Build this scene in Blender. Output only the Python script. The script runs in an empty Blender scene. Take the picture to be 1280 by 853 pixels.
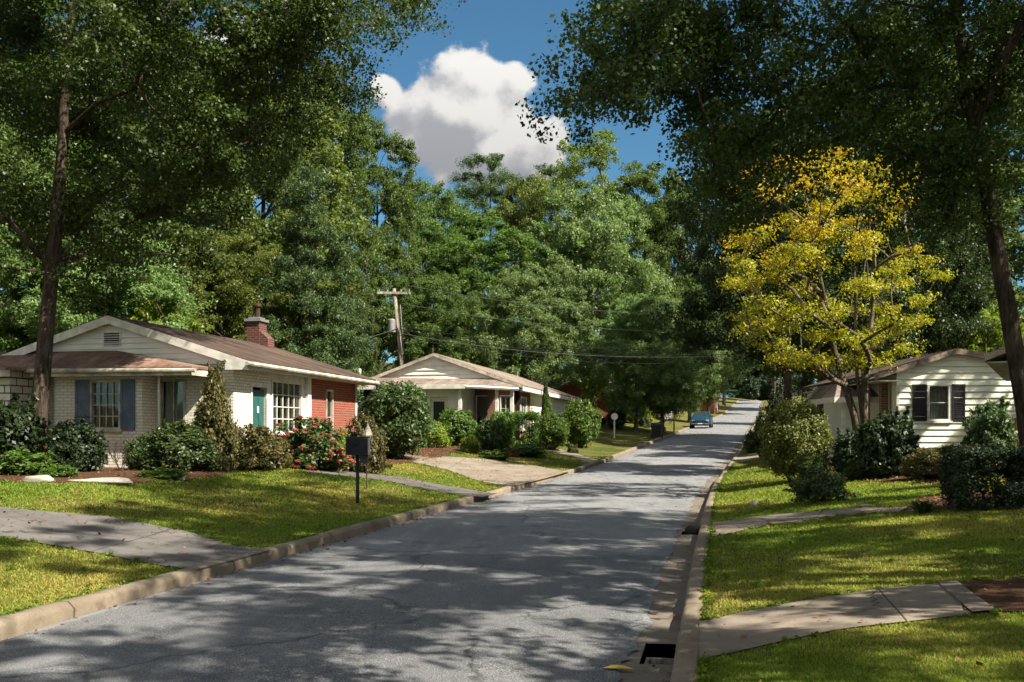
import bpy, math, random
import numpy as np
from mathutils import Vector, Matrix

# ------------------------------------------------------------------ set-up
SC = bpy.context.scene
COL = SC.collection
R = math.radians
F, CX, HY, EYE = 1244.4, 640.0, 538.0, 1.7          # photo pixels of the 1280x853 picture
A_ROAD = 0.2

cam_d = bpy.data.cameras.new('camera')
cam_d.lens, cam_d.sensor_width = 35.0, 36.0
cam_d.shift_y = (HY - 426.5) / 1280.0
cam_d.clip_start, cam_d.clip_end = 0.1, 3000
cam = bpy.data.objects.new('camera', cam_d); COL.objects.link(cam)
cam.location = (0, 0, EYE); cam.rotation_euler = (R(90), 0, 0)
SC.camera = cam

SUN_AZ, SUN_EL = 121.0, 46.0
SKY_STRENGTH, SUN_STRENGTH, EXPOSURE = 0.085, 5.0, 1.45

def build_world():
    w = bpy.data.worlds.new('World'); SC.world = w; w.use_nodes = True
    nt = w.node_tree; nt.nodes.clear(); N = nt.nodes.new; Lk = nt.links.new
    def math_(op, a, b=None, c=None):
        n = N('ShaderNodeMath'); n.operation = op
        for i, v in enumerate((a, b, c)):
            if v is None: continue
            if isinstance(v, (int, float)): n.inputs[i].default_value = v
            else: Lk(v, n.inputs[i])
        return n.outputs[0]
    sky = N('ShaderNodeTexSky'); sky.sky_type = 'NISHITA'; sky.sun_disc = False
    sky.sun_elevation, sky.sun_rotation = R(SUN_EL), R(SUN_AZ)
    sky.air_density, sky.dust_density, sky.ozone_density = 1.0, 0.5, 2.2
    tc = N('ShaderNodeTexCoord'); sep = N('ShaderNodeSeparateXYZ'); Lk(tc.outputs['Generated'], sep.inputs[0])
    yy = math_('MAXIMUM', sep.outputs[1], 0.02)
    gx = math_('DIVIDE', sep.outputs[0], yy); gz = math_('DIVIDE', sep.outputs[2], yy)
    def field(ox, oz):
        cmb = N('ShaderNodeCombineXYZ'); Lk(math_('ADD', gx, ox), cmb.inputs[0]); Lk(math_('ADD', gz, oz), cmb.inputs[1])
        n1 = N('ShaderNodeTexNoise'); n1.inputs['Scale'].default_value = 13; n1.inputs['Detail'].default_value = 9
        n1.inputs['Roughness'].default_value = 0.6; Lk(cmb.outputs[0], n1.inputs['Vector'])
        v = N('ShaderNodeTexVoronoi'); v.feature = 'SMOOTH_F1'; v.inputs['Scale'].default_value = 30; v.inputs['Smoothness'].default_value = 0.6
        vm = N('ShaderNodeVectorMath'); vm.operation = 'ADD'
        sc_ = N('ShaderNodeVectorMath'); sc_.operation = 'SCALE'; sc_.inputs['Scale'].default_value = 0.03
        Lk(n1.outputs['Color'], sc_.inputs[0]); Lk(cmb.outputs[0], vm.inputs[0]); Lk(sc_.outputs[0], vm.inputs[1]); Lk(vm.outputs[0], v.inputs['Vector'])
        f = math_('ADD', math_('MULTIPLY', math_('SUBTRACT', n1.outputs[0], 0.5), 1.5), math_('MULTIPLY', math_('SUBTRACT', 0.45, v.outputs['Distance']), 0.55))
        def ell(x0, z0, rx, rz, top):
            dx = math_('DIVIDE', math_('SUBTRACT', math_('ADD', gx, ox), x0), rx)
            dz = math_('DIVIDE', math_('SUBTRACT', math_('ADD', gz, oz), z0), rz)
            return math_('MULTIPLY', math_('SUBTRACT', 1.0, math_('SQRT', math_('ADD', math_('MULTIPLY', dx, dx), math_('MULTIPLY', dz, dz)))), top)
        e = math_('MAXIMUM', ell(-0.046, 0.318, 0.094, 0.086, 1.25), ell(-0.125, 0.342, 0.03, 0.026, 0.75))
        e = math_('MAXIMUM', e, ell(-0.012, 0.285, 0.105, 0.055, 1.1))
        e = math_('MAXIMUM', e, ell(-0.27, 0.40, 0.07, 0.03, 0.7))
        return math_('ADD', e, math_('MULTIPLY', f, 0.85))
    d0 = field(0, 0); d1 = field(0.012, 0.018)
    al = N('ShaderNodeMapRange'); al.interpolation_type = 'SMOOTHSTEP'; Lk(d0, al.inputs[0])
    al.inputs[1].default_value, al.inputs[2].default_value = 0.17, 0.34
    fr = N('ShaderNodeMapRange'); Lk(sep.outputs[1], fr.inputs[0]); fr.inputs[1].default_value, fr.inputs[2].default_value = 0.05, 0.3
    lit = N('ShaderNodeMapRange'); lit.interpolation_type = 'SMOOTHSTEP'; Lk(math_('SUBTRACT', d0, d1), lit.inputs[0])
    lit.inputs[1].default_value, lit.inputs[2].default_value = -0.22, 0.32
    hgt = N('ShaderNodeMapRange'); Lk(gz, hgt.inputs[0]); hgt.inputs[1].default_value, hgt.inputs[2].default_value = 0.24, 0.37
    hgt.inputs[3].default_value, hgt.inputs[4].default_value = 0.72, 1.0
    ramp = N('ShaderNodeMix'); ramp.data_type = 'RGBA'; Lk(lit.outputs[0], ramp.inputs[0])
    ramp.inputs[6].default_value = (2.0, 2.05, 2.2, 1); ramp.inputs[7].default_value = (4.1, 4.0, 3.85, 1)
    cl = N('ShaderNodeVectorMath'); cl.operation = 'SCALE'; Lk(ramp.outputs[2], cl.inputs[0]); Lk(hgt.outputs[0], cl.inputs['Scale'])
    # bright broken cloud added over the unseen rest of the dome as ambient fill
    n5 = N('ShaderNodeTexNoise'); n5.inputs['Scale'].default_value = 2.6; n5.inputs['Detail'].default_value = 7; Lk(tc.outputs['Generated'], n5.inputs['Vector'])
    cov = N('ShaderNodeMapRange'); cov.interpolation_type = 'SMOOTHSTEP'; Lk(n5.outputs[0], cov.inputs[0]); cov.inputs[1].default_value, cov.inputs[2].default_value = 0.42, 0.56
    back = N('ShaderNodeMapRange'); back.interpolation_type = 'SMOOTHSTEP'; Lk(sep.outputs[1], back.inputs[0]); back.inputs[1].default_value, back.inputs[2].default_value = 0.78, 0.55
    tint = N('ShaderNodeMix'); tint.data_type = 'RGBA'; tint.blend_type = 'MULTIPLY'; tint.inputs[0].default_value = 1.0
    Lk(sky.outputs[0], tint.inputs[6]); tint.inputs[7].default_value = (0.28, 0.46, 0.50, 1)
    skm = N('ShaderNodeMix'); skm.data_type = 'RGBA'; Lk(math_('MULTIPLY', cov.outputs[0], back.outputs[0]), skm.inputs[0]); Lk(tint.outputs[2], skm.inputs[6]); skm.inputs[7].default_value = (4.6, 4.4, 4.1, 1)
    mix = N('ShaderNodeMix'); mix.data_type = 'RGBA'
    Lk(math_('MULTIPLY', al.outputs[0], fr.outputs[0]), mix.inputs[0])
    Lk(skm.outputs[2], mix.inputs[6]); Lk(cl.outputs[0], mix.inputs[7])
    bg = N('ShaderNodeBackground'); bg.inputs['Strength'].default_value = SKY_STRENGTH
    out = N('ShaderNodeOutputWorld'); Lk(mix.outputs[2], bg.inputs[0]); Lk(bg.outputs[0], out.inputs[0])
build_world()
sun_d = bpy.data.lights.new('sun', 'SUN'); sun_d.energy = SUN_STRENGTH; sun_d.angle = R(0.53); sun_d.color = (1.0, 0.93, 0.80)
sun = bpy.data.objects.new('sun', sun_d); COL.objects.link(sun)
SUN_DIR = Vector((math.sin(R(SUN_AZ)) * math.cos(R(SUN_EL)), math.cos(R(SUN_AZ)) * math.cos(R(SUN_EL)), math.sin(R(SUN_EL))))
sun.rotation_euler = SUN_DIR.to_track_quat('Z', 'Y').to_euler()
sun.location = (30, 0, 40)
VS = SC.view_settings
VS.view_transform = 'Standard'; VS.look = 'None'; VS.exposure = EXPOSURE; VS.gamma = 1.0; VS.use_curve_mapping = False
SC.render.engine = 'CYCLES'
cy = SC.cycles
cy.max_bounces, cy.diffuse_bounces, cy.glossy_bounces, cy.transmission_bounces, cy.transparent_max_bounces = 5, 3, 2, 3, 6
cy.caustics_reflective = cy.caustics_refractive = False
cy.use_denoising = True; cy.use_adaptive_sampling = True; cy.adaptive_threshold = 0.02
cy.sample_clamp_indirect = 4.0

# ------------------------------------------------------------------ materials
MATS = {}
class NT:
    def __init__(s, name):
        s.m = bpy.data.materials.new(name); s.m.use_nodes = True; s.t = s.m.node_tree
        s.b = s.t.nodes['Principled BSDF']; s.out = s.t.nodes['Material Output']
    def n(s, typ, **kw):
        x = s.t.nodes.new(typ)
        for k, v in kw.items(): setattr(x, k, v)
        return x
    def l(s, a, b): s.t.links.new(a, b)
    def noise(s, vec, scale, detail=4, rough=0.55, dist=0.0):
        x = s.n('ShaderNodeTexNoise'); x.inputs['Scale'].default_value = scale; x.inputs['Detail'].default_value = detail
        x.inputs['Roughness'].default_value = rough; x.inputs['Distortion'].default_value = dist
        if vec is not None: s.l(vec, x.inputs['Vector'])
        return x.outputs[0]
    def mr(s, v, a, b, c=0.0, d=1.0, smooth=True):
        x = s.n('ShaderNodeMapRange')
        if smooth: x.interpolation_type = 'SMOOTHSTEP'
        s.l(v, x.inputs[0])
        for i, q in enumerate((a, b, c, d)): x.inputs[i + 1].default_value = q
        return x.outputs[0]
    def mix(s, f, a, b, mode='MIX'):
        x = s.n('ShaderNodeMix', data_type='RGBA', blend_type=mode)
        for i, v in ((0, f), (6, a), (7, b)):
            if isinstance(v, (int, float)): x.inputs[i].default_value = v
            elif isinstance(v, tuple): x.inputs[i].default_value = v if len(v) == 4 else v + (1,)
            else: s.l(v, x.inputs[i])
        return x.outputs[2]
    def math(s, op, a, b=0.0):
        x = s.n('ShaderNodeMath', operation=op)
        for i, v in enumerate((a, b)):
            if isinstance(v, (int, float)): x.inputs[i].default_value = v
            else: s.l(v, x.inputs[i])
        return x.outputs[0]
    def obj(s): return s.n('ShaderNodeTexCoord').outputs['Object']
    def uv(s): return s.n('ShaderNodeTexCoord').outputs['UV']
    def pos(s): return s.n('ShaderNodeNewGeometry').outputs['Position']
    def map(s, vec, scale=(1, 1, 1), loc=(0, 0, 0)):
        x = s.n('ShaderNodeMapping'); s.l(vec, x.inputs[0]); x.inputs['Scale'].default_value = scale; x.inputs['Location'].default_value = loc
        return x.outputs[0]
    def bump(s, h, strength=0.4, dist=0.02):
        x = s.n('ShaderNodeBump'); x.inputs['Strength'].default_value = strength; x.inputs['Distance'].default_value = dist
        s.l(h, x.inputs['Height']); s.l(x.outputs[0], s.b.inputs['Normal'])
    def fin(s, col=None, rough=0.8, spec=0.3, metal=0.0):
        if col is not None:
            if isinstance(col, tuple): s.b.inputs['Base Color'].default_value = col if len(col) == 4 else col + (1,)
            else: s.l(col, s.b.inputs['Base Color'])
        s.b.inputs['Roughness'].default_value = rough; s.b.inputs['Specular IOR Level'].default_value = spec
        s.b.inputs['Metallic'].default_value = metal
        MATS[s.m.name] = s.m
        return s.m

def leaf_mat(name, c1, c2, c3=None, trans=0.38, rough=0.48, spec=0.35, hue=0.014, tval=1.5):
    """per-leaf colour from the face attribute rnd; c3 is mixed in by the attribute tint"""
    t = NT(name)
    at = t.n('ShaderNodeAttribute', attribute_name='rnd')
    col = t.mix(at.outputs['Fac'], c1, c2)
    if c3:
        at2 = t.n('ShaderNodeAttribute', attribute_name='tint'); col = t.mix(at2.outputs['Fac'], col, c3)
    oi = t.n('ShaderNodeObjectInfo')
    hs = t.n('ShaderNodeHueSaturation'); t.l(col, hs.inputs['Color'])
    t.l(t.mr(oi.outputs['Random'], 0, 1, 0.5 - hue, 0.5 + hue * 0.7, False), hs.inputs['Hue'])
    t.l(t.mr(oi.outputs['Random'], 0, 1, 0.8, 1.2, False), hs.inputs['Value'])
    col = hs.outputs[0]
    t.fin(col, rough, spec)
    tr = t.n('ShaderNodeBsdfTranslucent')
    tc = t.mix(1.0, col, (tval * 1.03, tval * 1.13, tval * 0.55), 'MULTIPLY'); t.l(tc, tr.inputs[0])
    mx = t.n('ShaderNodeMixShader'); mx.inputs[0].default_value = trans
    t.l(t.b.outputs[0], mx.inputs[1]); t.l(tr.outputs[0], mx.inputs[2]); t.l(mx.outputs[0], t.out.inputs[0])
    return t.m

def plain(name, col, rough=0.7, spec=0.3, metal=0.0, var=0.25, scale=6.0, bump=0.0):
    t = NT(name); n = t.noise(t.obj(), scale, 6, 0.6)
    c = t.mix(t.mr(n, 0.3, 0.7), tuple(v * (1 - var) for v in col), tuple(min(1, v * (1 + var * 0.5)) for v in col))
    if bump: t.bump(n, bump, 0.02)
    return t.fin(c, rough, spec, metal)

def bark_mat(name, c1, c2):
    t = NT(name); o = t.map(t.obj(), (9, 9, 1.6))
    n = t.noise(o, 1.6, 7, 0.65, 0.6); n2 = t.noise(t.obj(), 0.9, 4)
    c = t.mix(t.mr(n, 0.35, 0.68), c1, c2); c = t.mix(t.mr(n2, 0.5, 0.75), c, tuple(v * 1.5 for v in c2))
    t.bump(n, 1.0, 0.12); return t.fin(c, 0.92, 0.1)

def brick_mat(name, c1, c2, mortar, bw=0.21, bh=0.075, ms=0.012, dirt=0.3, dirtcol=(0.14, 0.11, 0.08), bumpd=0.008):
    t = NT(name); uv = t.uv()
    b = t.n('ShaderNodeTexBrick'); t.l(uv, b.inputs['Vector'])
    b.inputs['Color1'].default_value = c1 + (1,); b.inputs['Color2'].default_value = c2 + (1,); b.inputs['Mortar'].default_value = mortar + (1,)
    b.inputs['Scale'].default_value = 1.0; b.inputs['Brick Width'].default_value = bw; b.inputs['Row Height'].default_value = bh
    b.inputs['Mortar Size'].default_value = ms; b.inputs['Mortar Smooth'].default_value = 0.3; b.inputs['Bias'].default_value = 0.0
    n = t.noise(uv, 1.3, 6, 0.65); n2 = t.noise(uv, 14, 4, 0.6)
    c = t.mix(t.math('MULTIPLY', t.mr(n, 0.48, 0.75), dirt), b.outputs['Color'], dirtcol)
    c = t.mix(t.math('MULTIPLY', t.mr(n2, 0.58, 0.75), 0.35), c, tuple(v * 0.55 for v in c1))
    h = t.math('ADD', t.math('MULTIPLY', b.outputs['Fac'], -1.0), t.math('MULTIPLY', n2, 0.5))
    t.bump(h, 0.9, bumpd); return t.fin(c, 0.85, 0.2)

def roof_mat(name, c1, c2, moss=0.2):
    t = NT(name); uv = t.uv()
    b = t.n('ShaderNodeTexBrick'); t.l(uv, b.inputs['Vector'])
    b.inputs['Color1'].default_value = c1 + (1,); b.inputs['Color2'].default_value = c2 + (1,)
    b.inputs['Mortar'].default_value = tuple(v * 0.45 for v in c1) + (1,)
    b.inputs['Scale'].default_value = 1.0; b.inputs['Brick Width'].default_value = 0.3; b.inputs['Row Height'].default_value = 0.14
    b.inputs['Mortar Size'].default_value = 0.014; b.inputs['Mortar Smooth'].default_value = 0.1
    n = t.noise(t.map(uv, (0.9, 0.35, 1)), 1.5, 6, 0.65); n2 = t.noise(uv, 40, 3)
    st = t.noise(t.map(uv, (2.6, 0.22, 1)), 1.0, 5, 0.7)
    c = t.mix(t.mr(n, 0.35, 0.75), b.outputs['Color'], tuple(v * 1.7 for v in c2)); c = t.mix(t.math('MULTIPLY', t.mr(st, 0.5, 0.72), 0.45), c, tuple(v * 0.35 for v in c1))
    c = t.mix(t.math('MULTIPLY', t.mr(n2, 0.55, 0.75), moss), c, (0.2, 0.17, 0.1))
    t.bump(t.math('ADD', t.math('MULTIPLY', b.outputs['Fac'], -1.0), n2), 0.6, 0.01); return t.fin(c, 0.9, 0.15)

def concrete_mat(name, c1, c2, stain=(0.10, 0.07, 0.045), sa=0.5, joints=0.0, leaf=0.0):
    t = NT(name); p = t.pos()
    n = t.noise(p, 1.1, 7, 0.65); n2 = t.noise(p, 60, 4, 0.7); n3 = t.noise(p, 4.5, 6, 0.7)
    c = t.mix(t.mr(n, 0.3, 0.7), c1, c2)
    c = t.mix(t.math('MULTIPLY', t.mr(n3, 0.5, 0.72), sa), c, stain)
    c = t.mix(t.math('MULTIPLY', t.mr(n2, 0.45, 0.7), 0.4), c, tuple(v * 0.5 for v in c1))
    h = t.math('ADD', t.math('MULTIPLY', n2, 0.4), n3)
    if joints:
        u = t.n('ShaderNodeSeparateXYZ'); t.l(t.uv(), u.inputs[0])
        fr = t.math('ABSOLUTE', t.math('SUBTRACT', t.math('FRACT', t.math('DIVIDE', u.outputs[0], joints)), 0.5))
        j = t.mr(fr, 0.4955, 0.4985); c = t.mix(j, c, tuple(v * 0.25 for v in c1)); h = t.math('SUBTRACT', h, j)
    if leaf:
        v = t.n('ShaderNodeTexVoronoi', feature='DISTANCE_TO_EDGE'); v.inputs['Scale'].default_value = 0.55; nz = t.n('ShaderNodeTexNoise'); nz.inputs['Scale'].default_value = 2.0; nz.inputs['Detail'].default_value = 5; t.l(p, nz.inputs['Vector'])
        ad = t.n('ShaderNodeVectorMath', operation='ADD'); t.l(p, ad.inputs[0]); t.l(nz.outputs['Color'], ad.inputs[1]); t.l(ad.outputs[0], v.inputs['Vector'])
        ck = t.math('MULTIPLY', t.mr(v.outputs['Distance'], 0.004, 0.014, 1.0, 0.0), t.mr(t.noise(p, 0.8, 3), 0.46, 0.58)); c = t.mix(t.math('MULTIPLY', ck, 0.8), c, (0.03, 0.025, 0.02)); h = t.math('SUBTRACT', h, ck)
    t.bump(h, 0.5, 0.012); return t.fin(c, 0.9, 0.2)

def asphalt_mat(name, c1, c2, speck):
    t = NT(name); p = t.pos()
    n = t.noise(p, 0.35, 6, 0.6); sp = t.noise(p, 95, 3, 0.75); n3 = t.noise(t.map(p, (3, 0.5, 1)), 1.2, 5, 0.6)
    c = t.mix(t.mr(n, 0.3, 0.7), c1, c2); c = t.mix(t.mr(n3, 0.45, 0.75), c, tuple(v * 1.25 for v in c2))
    c = t.mix(t.mr(sp, 0.52, 0.66), tuple([0.0]) * 3, speck, 'MIX') if False else t.mix(t.mr(sp, 0.50, 0.64), c, speck)
    dk = t.mr(sp, 0.34, 0.44, 1.0, 0.0); c = t.mix(t.math('MULTIPLY', dk, 0.7), c, tuple(v * 0.3 for v in c1))
    os_ = t.noise(p, 0.9, 5, 0.7, 0.5); c = t.mix(t.math('MULTIPLY', t.mr(os_, 0.56, 0.70), 0.55), c, tuple(q * 0.45 for q in c1)); gr = t.noise(p, 7, 4, 0.7); c = t.mix(t.math('MULTIPLY', t.mr(gr, 0.55, 0.72), 0.3), c, (0.20, 0.175, 0.14))
    v = t.n('ShaderNodeTexVoronoi', feature='DISTANCE_TO_EDGE'); v.inputs['Scale'].default_value = 0.33
    ds = t.n('ShaderNodeVectorMath', operation='ADD'); nz = t.n('ShaderNodeTexNoise'); nz.inputs['Scale'].default_value = 1.5; nz.inputs['Detail'].default_value = 5
    t.l(p, nz.inputs['Vector']); sc = t.n('ShaderNodeVectorMath', operation='SCALE'); sc.inputs['Scale'].default_value = 0.9
    t.l(nz.outputs['Color'], sc.inputs[0]); t.l(p, ds.inputs[0]); t.l(sc.outputs[0], ds.inputs[1]); t.l(ds.outputs[0], v.inputs['Vector'])
    ck = t.math('MULTIPLY', t.mr(v.outputs['Distance'], 0.003, 0.012, 1.0, 0.0), t.mr(t.noise(p, 0.5, 3), 0.40, 0.52))
    c = t.mix(t.math('MULTIPLY', ck, 0.55), c, (0.02, 0.02, 0.02))
    t.bump(t.math('SUBTRACT', sp, ck), 0.55, 0.012); return t.fin(c, 0.8, 0.3)

def lawn_mat():
    t = NT('lawn'); p = t.pos()
    n = t.noise(p, 0.45, 6, 0.6); n2 = t.noise(p, 5, 6, 0.7); n3 = t.noise(p, 45, 3, 0.7)
    c = t.mix(t.mr(n, 0.38, 0.68), (0.060, 0.080, 0.014), (0.19, 0.15, 0.045))
    c = t.mix(t.mr(n2, 0.5, 0.75), c, (0.20, 0.15, 0.05)); c = t.mix(t.math('MULTIPLY', t.mr(n3, 0.35, 0.6, 1, 0), 0.6), c, (0.025, 0.035, 0.01))
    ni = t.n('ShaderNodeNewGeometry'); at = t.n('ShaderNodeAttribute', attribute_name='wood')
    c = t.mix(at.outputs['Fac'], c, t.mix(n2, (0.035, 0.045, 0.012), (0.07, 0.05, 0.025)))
    t.bump(t.math('ADD', n3, t.math('MULTIPLY', n2, 0.6)), 1.0, 0.04); return t.fin(c, 0.95, 0.1)

def mulch_mat():
    t = NT('mulch'); p = t.pos(); n = t.noise(p, 1.2, 5); n2 = t.noise(t.map(p, (1, 1, 1)), 26, 5, 0.75, 0.8)
    c = t.mix(t.mr(n2, 0.3, 0.7), (0.028, 0.017, 0.011), (0.15, 0.075, 0.042)); c = t.mix(t.mr(n, 0.5, 0.7), c, (0.06, 0.04, 0.025))
    t.bump(n2, 1.0, 0.05); return t.fin(c, 0.95, 0.1)

def glass_mat():
    t = NT('window_glass'); tr = t.n('ShaderNodeBsdfTransparent'); tr.inputs[0].default_value = (0.82, 0.88, 0.86, 1)
    gl = t.n('ShaderNodeBsdfGlossy'); gl.inputs['Roughness'].default_value = 0.03
    lw = t.n('ShaderNodeLayerWeight'); lw.inputs[0].default_value = 0.35
    mx = t.n('ShaderNodeMixShader'); t.l(t.mr(lw.outputs['Fresnel'], 0, 1, 0.04, 0.8, False), mx.inputs[0])
    t.l(tr.outputs[0], mx.inputs[1]); t.l(gl.outputs[0], mx.inputs[2]); t.l(mx.outputs[0], t.out.inputs[0]); return t.m

M = {}
M['oak'] = leaf_mat('oak_leaves', (0.042, 0.082, 0.017), (0.118, 0.170, 0.040))
M['light'] = leaf_mat('pale_leaves', (0.076, 0.132, 0.042), (0.195, 0.262, 0.098))
M['olive'] = leaf_mat('olive_leaves', (0.056, 0.092, 0.016), (0.160, 0.190, 0.036))
M['pine'] = leaf_mat('pine_needles', (0.030, 0.060, 0.018), (0.082, 0.130, 0.040), trans=0.2)
M['dark'] = leaf_mat('dark_leaves', (0.012, 0.026, 0.007), (0.042, 0.066, 0.014), trans=0.35)
M['near'] = leaf_mat('near_leaves', (0.012, 0.029, 0.005), (0.072, 0.112, 0.018), trans=0.32)
M['yellow'] = leaf_mat('yellow_leaves', (0.10, 0.142, 0.012), (0.40, 0.33, 0.016), (0.52, 0.30, 0.012), trans=0.40, tval=1.15, hue=0.0)
M['lime'] = leaf_mat('lime_leaves', (0.10, 0.15, 0.015), (0.20, 0.24, 0.03))
M['shrub'] = leaf_mat('shrub_leaves', (0.025, 0.050, 0.012), (0.075, 0.115, 0.030), trans=0.25, spec=0.45)
M['bright'] = leaf_mat('bright_shrub_leaves', (0.045, 0.095, 0.014), (0.11, 0.18, 0.030), trans=0.3)
M['shrubdark'] = leaf_mat('dark_shrub_leaves', (0.010, 0.022, 0.008), (0.030, 0.052, 0.014), trans=0.2, spec=0.4)
M['bronze'] = leaf_mat('bronze_leaves', (0.045, 0.050, 0.014), (0.115, 0.090, 0.030), trans=0.25)
M['oliveshrub'] = leaf_mat('olive_shrub_leaves', (0.060, 0.085, 0.014), (0.17, 0.19, 0.040), trans=0.25)
M['red'] = leaf_mat('red_leaves', (0.16, 0.018, 0.02), (0.30, 0.05, 0.03), trans=0.3, hue=0.0)
M['blossom'] = leaf_mat('pink_blossom', (0.27, 0.05, 0.045), (0.42, 0.14, 0.10), trans=0.25, hue=0.0)
M['rust'] = leaf_mat('rust_leaves', (0.22, 0.07, 0.02), (0.40, 0.16, 0.04), trans=0.25, hue=0.0)
M['grass'] = leaf_mat('grass_blades', (0.068, 0.145, 0.012), (0.21, 0.265, 0.030), (0.40, 0.31, 0.085), trans=0.35, spec=0.15, rough=0.6, hue=0.0, tval=1.2)
M['litter'] = leaf_mat('fallen_leaf', (0.085, 0.038, 0.018), (0.26, 0.125, 0.045), trans=0.1, hue=0.0)
M['bark'] = bark_mat('bark', (0.030, 0.022, 0.016), (0.105, 0.080, 0.060))
M['bark2'] = bark_mat('smooth_bark', (0.06, 0.045, 0.03), (0.20, 0.16, 0.115))
M['lawn'] = lawn_mat(); M['mulch'] = mulch_mat()
M['asphalt'] = asphalt_mat('asphalt', (0.092, 0.099, 0.110), (0.148, 0.152, 0.158), (0.36, 0.35, 0.33))
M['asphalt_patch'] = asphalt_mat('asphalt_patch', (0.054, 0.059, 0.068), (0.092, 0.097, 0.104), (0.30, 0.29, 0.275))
M['kerb'] = concrete_mat('kerb_concrete', (0.145, 0.115, 0.082), (0.235, 0.19, 0.138), joints=3.0, sa=0.8)
M['gutter'] = concrete_mat('gutter_concrete', (0.125, 0.108, 0.088), (0.175, 0.15, 0.125), joints=4.5, sa=0.6)
M['drive'] = concrete_mat('drive_concrete', (0.165, 0.135, 0.105), (0.25, 0.21, 0.165), sa=0.55, joints=2.6, leaf=1)
M['drive_dark'] = concrete_mat('old_drive', (0.085, 0.08, 0.075), (0.145, 0.134, 0.123), sa=0.55, joints=2.8, leaf=1)
M['white_brick'] = brick_mat('white_brick', (0.76, 0.71, 0.58), (0.66, 0.61, 0.49), (0.44, 0.40, 0.33), dirt=0.35, dirtcol=(0.40, 0.34, 0.25))
M['white_block'] = brick_mat('white_block', (0.68, 0.66, 0.58), (0.60, 0.58, 0.50), (0.06, 0.055, 0.05), 0.42, 0.19, 0.018, 0.2, (0.4, 0.35, 0.27))
M['red_brick'] = brick_mat('red_brick', (0.29, 0.060, 0.036), (0.19, 0.038, 0.026), (0.24, 0.15, 0.11), dirt=0.3)
M['dark_brick'] = brick_mat('brown_brick', (0.22, 0.085, 0.05), (0.13, 0.06, 0.042), (0.22, 0.17, 0.13))
M['roof'] = roof_mat('brown_shingles', (0.042, 0.029, 0.024), (0.070, 0.048, 0.038))
M['roof_pale'] = roof_mat('pale_shingles', (0.13, 0.098, 0.082), (0.19, 0.15, 0.125), 0.4)
M['roof_porch'] = roof_mat('worn_shingles', (0.10, 0.060, 0.046), (0.17, 0.105, 0.08), 0.3)
M['roof_grey'] = roof_mat('grey_shingles', (0.14, 0.11, 0.10), (0.22, 0.18, 0.16))
M['siding'] = plain('white_siding', (0.76, 0.75, 0.69), 0.6, 0.3, var=0.12, scale=1.5)
M['siding_cream'] = plain('cream_siding', (0.76, 0.77, 0.62), 0.6, 0.3, var=0.14, scale=1.2)
M['trim'] = plain('white_trim', (0.66, 0.63, 0.56), 0.55, 0.35, var=0.25, scale=4)
M['trim_dirty'] = plain('weathered_trim', (0.46, 0.41, 0.33), 0.7, 0.2, var=0.5, scale=3)
M['soffit'] = plain('soffit_paint', (0.40, 0.38, 0.31), 0.7, 0.2, var=0.3)
M['shutter_blue'] = plain('slate_shutter', (0.10, 0.13, 0.17), 0.55, 0.3)
M['shutter_dark'] = plain('dark_shutter', (0.018, 0.016, 0.018), 0.5, 0.3)
M['teal'] = plain('teal_door', (0.025, 0.095, 0.085), 0.4, 0.4, var=0.15)
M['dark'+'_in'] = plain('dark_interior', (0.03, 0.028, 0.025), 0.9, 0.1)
M['curtain'] = plain('curtain', (0.50, 0.46, 0.38), 0.9, 0.1)
M['glass'] = glass_mat()
M['black_metal'] = plain('black_metal', (0.010, 0.011, 0.014), 0.6, 0.22, var=0.3)
M['black_plastic'] = plain('black_plastic', (0.012, 0.013, 0.015), 0.5, 0.4, var=0.3)
M['grey_metal'] = plain('grey_metal', (0.30, 0.30, 0.29), 0.45, 0.5, 0.5)
M['pale_paint'] = plain('pale_paint', (0.70, 0.69, 0.65), 0.5, 0.3, var=0.15)
M['pole_wood'] = bark_mat('pole_wood', (0.20, 0.165, 0.13), (0.36, 0.31, 0.26))
M['sign_wood'] = plain('sign_wood', (0.15, 0.065, 0.035), 0.7, 0.2, var=0.4)
M['cable'] = plain('cable_sheath', (0.02, 0.022, 0.022), 0.5, 0.3)
M['cable_pale'] = plain('bare_cable', (0.10, 0.115, 0.115), 0.5, 0.4)
M['stone'] = concrete_mat('pale_stone', (0.30, 0.265, 0.225), (0.42, 0.385, 0.34), sa=0.45)
M['blue_car'] = plain('blue_paint', (0.007, 0.042, 0.085), 0.22, 0.6, 0.2, var=0.05)
M['red_car'] = plain('red_paint', (0.40, 0.02, 0.02), 0.25, 0.6, 0.1, var=0.05)
M['tyre'] = plain('tyre', (0.015, 0.015, 0.015), 0.85, 0.2)
M['chrome'] = plain('chrome', (0.55, 0.56, 0.57), 0.2, 0.6, 0.9, var=0.05)
M['lamp_lens'] = plain('lamp_lens', (0.35, 0.36, 0.36), 0.1, 0.7, var=0.05)
M['autoglass'] = plain('dark_glass', (0.02, 0.03, 0.03), 0.06, 0.7, var=0.1)
M['rusty'] = plain('rusty_iron', (0.06, 0.035, 0.022), 0.85, 0.3, 0.3, var=0.6, scale=20)
M['old_board'] = plain('old_board', (0.22, 0.175, 0.13), 0.8, 0.2, var=0.6, scale=5)
M['chimney_brick'] = brick_mat('chimney_brick', (0.12, 0.036, 0.027), (0.075, 0.028, 0.022), (0.16, 0.11, 0.09), dirt=0.5)
M['pit_dark'] = plain('pit_darkness', (0.010, 0.009, 0.008), 0.9, 0.2, 0.1, var=0.5, scale=20)  # near-black wall colour that stands in for the darkness inside the drain pit
M['orange_brick'] = brick_mat('orange_brick', (0.42, 0.16, 0.06), (0.34, 0.12, 0.05), (0.3, 0.2, 0.13))

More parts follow.
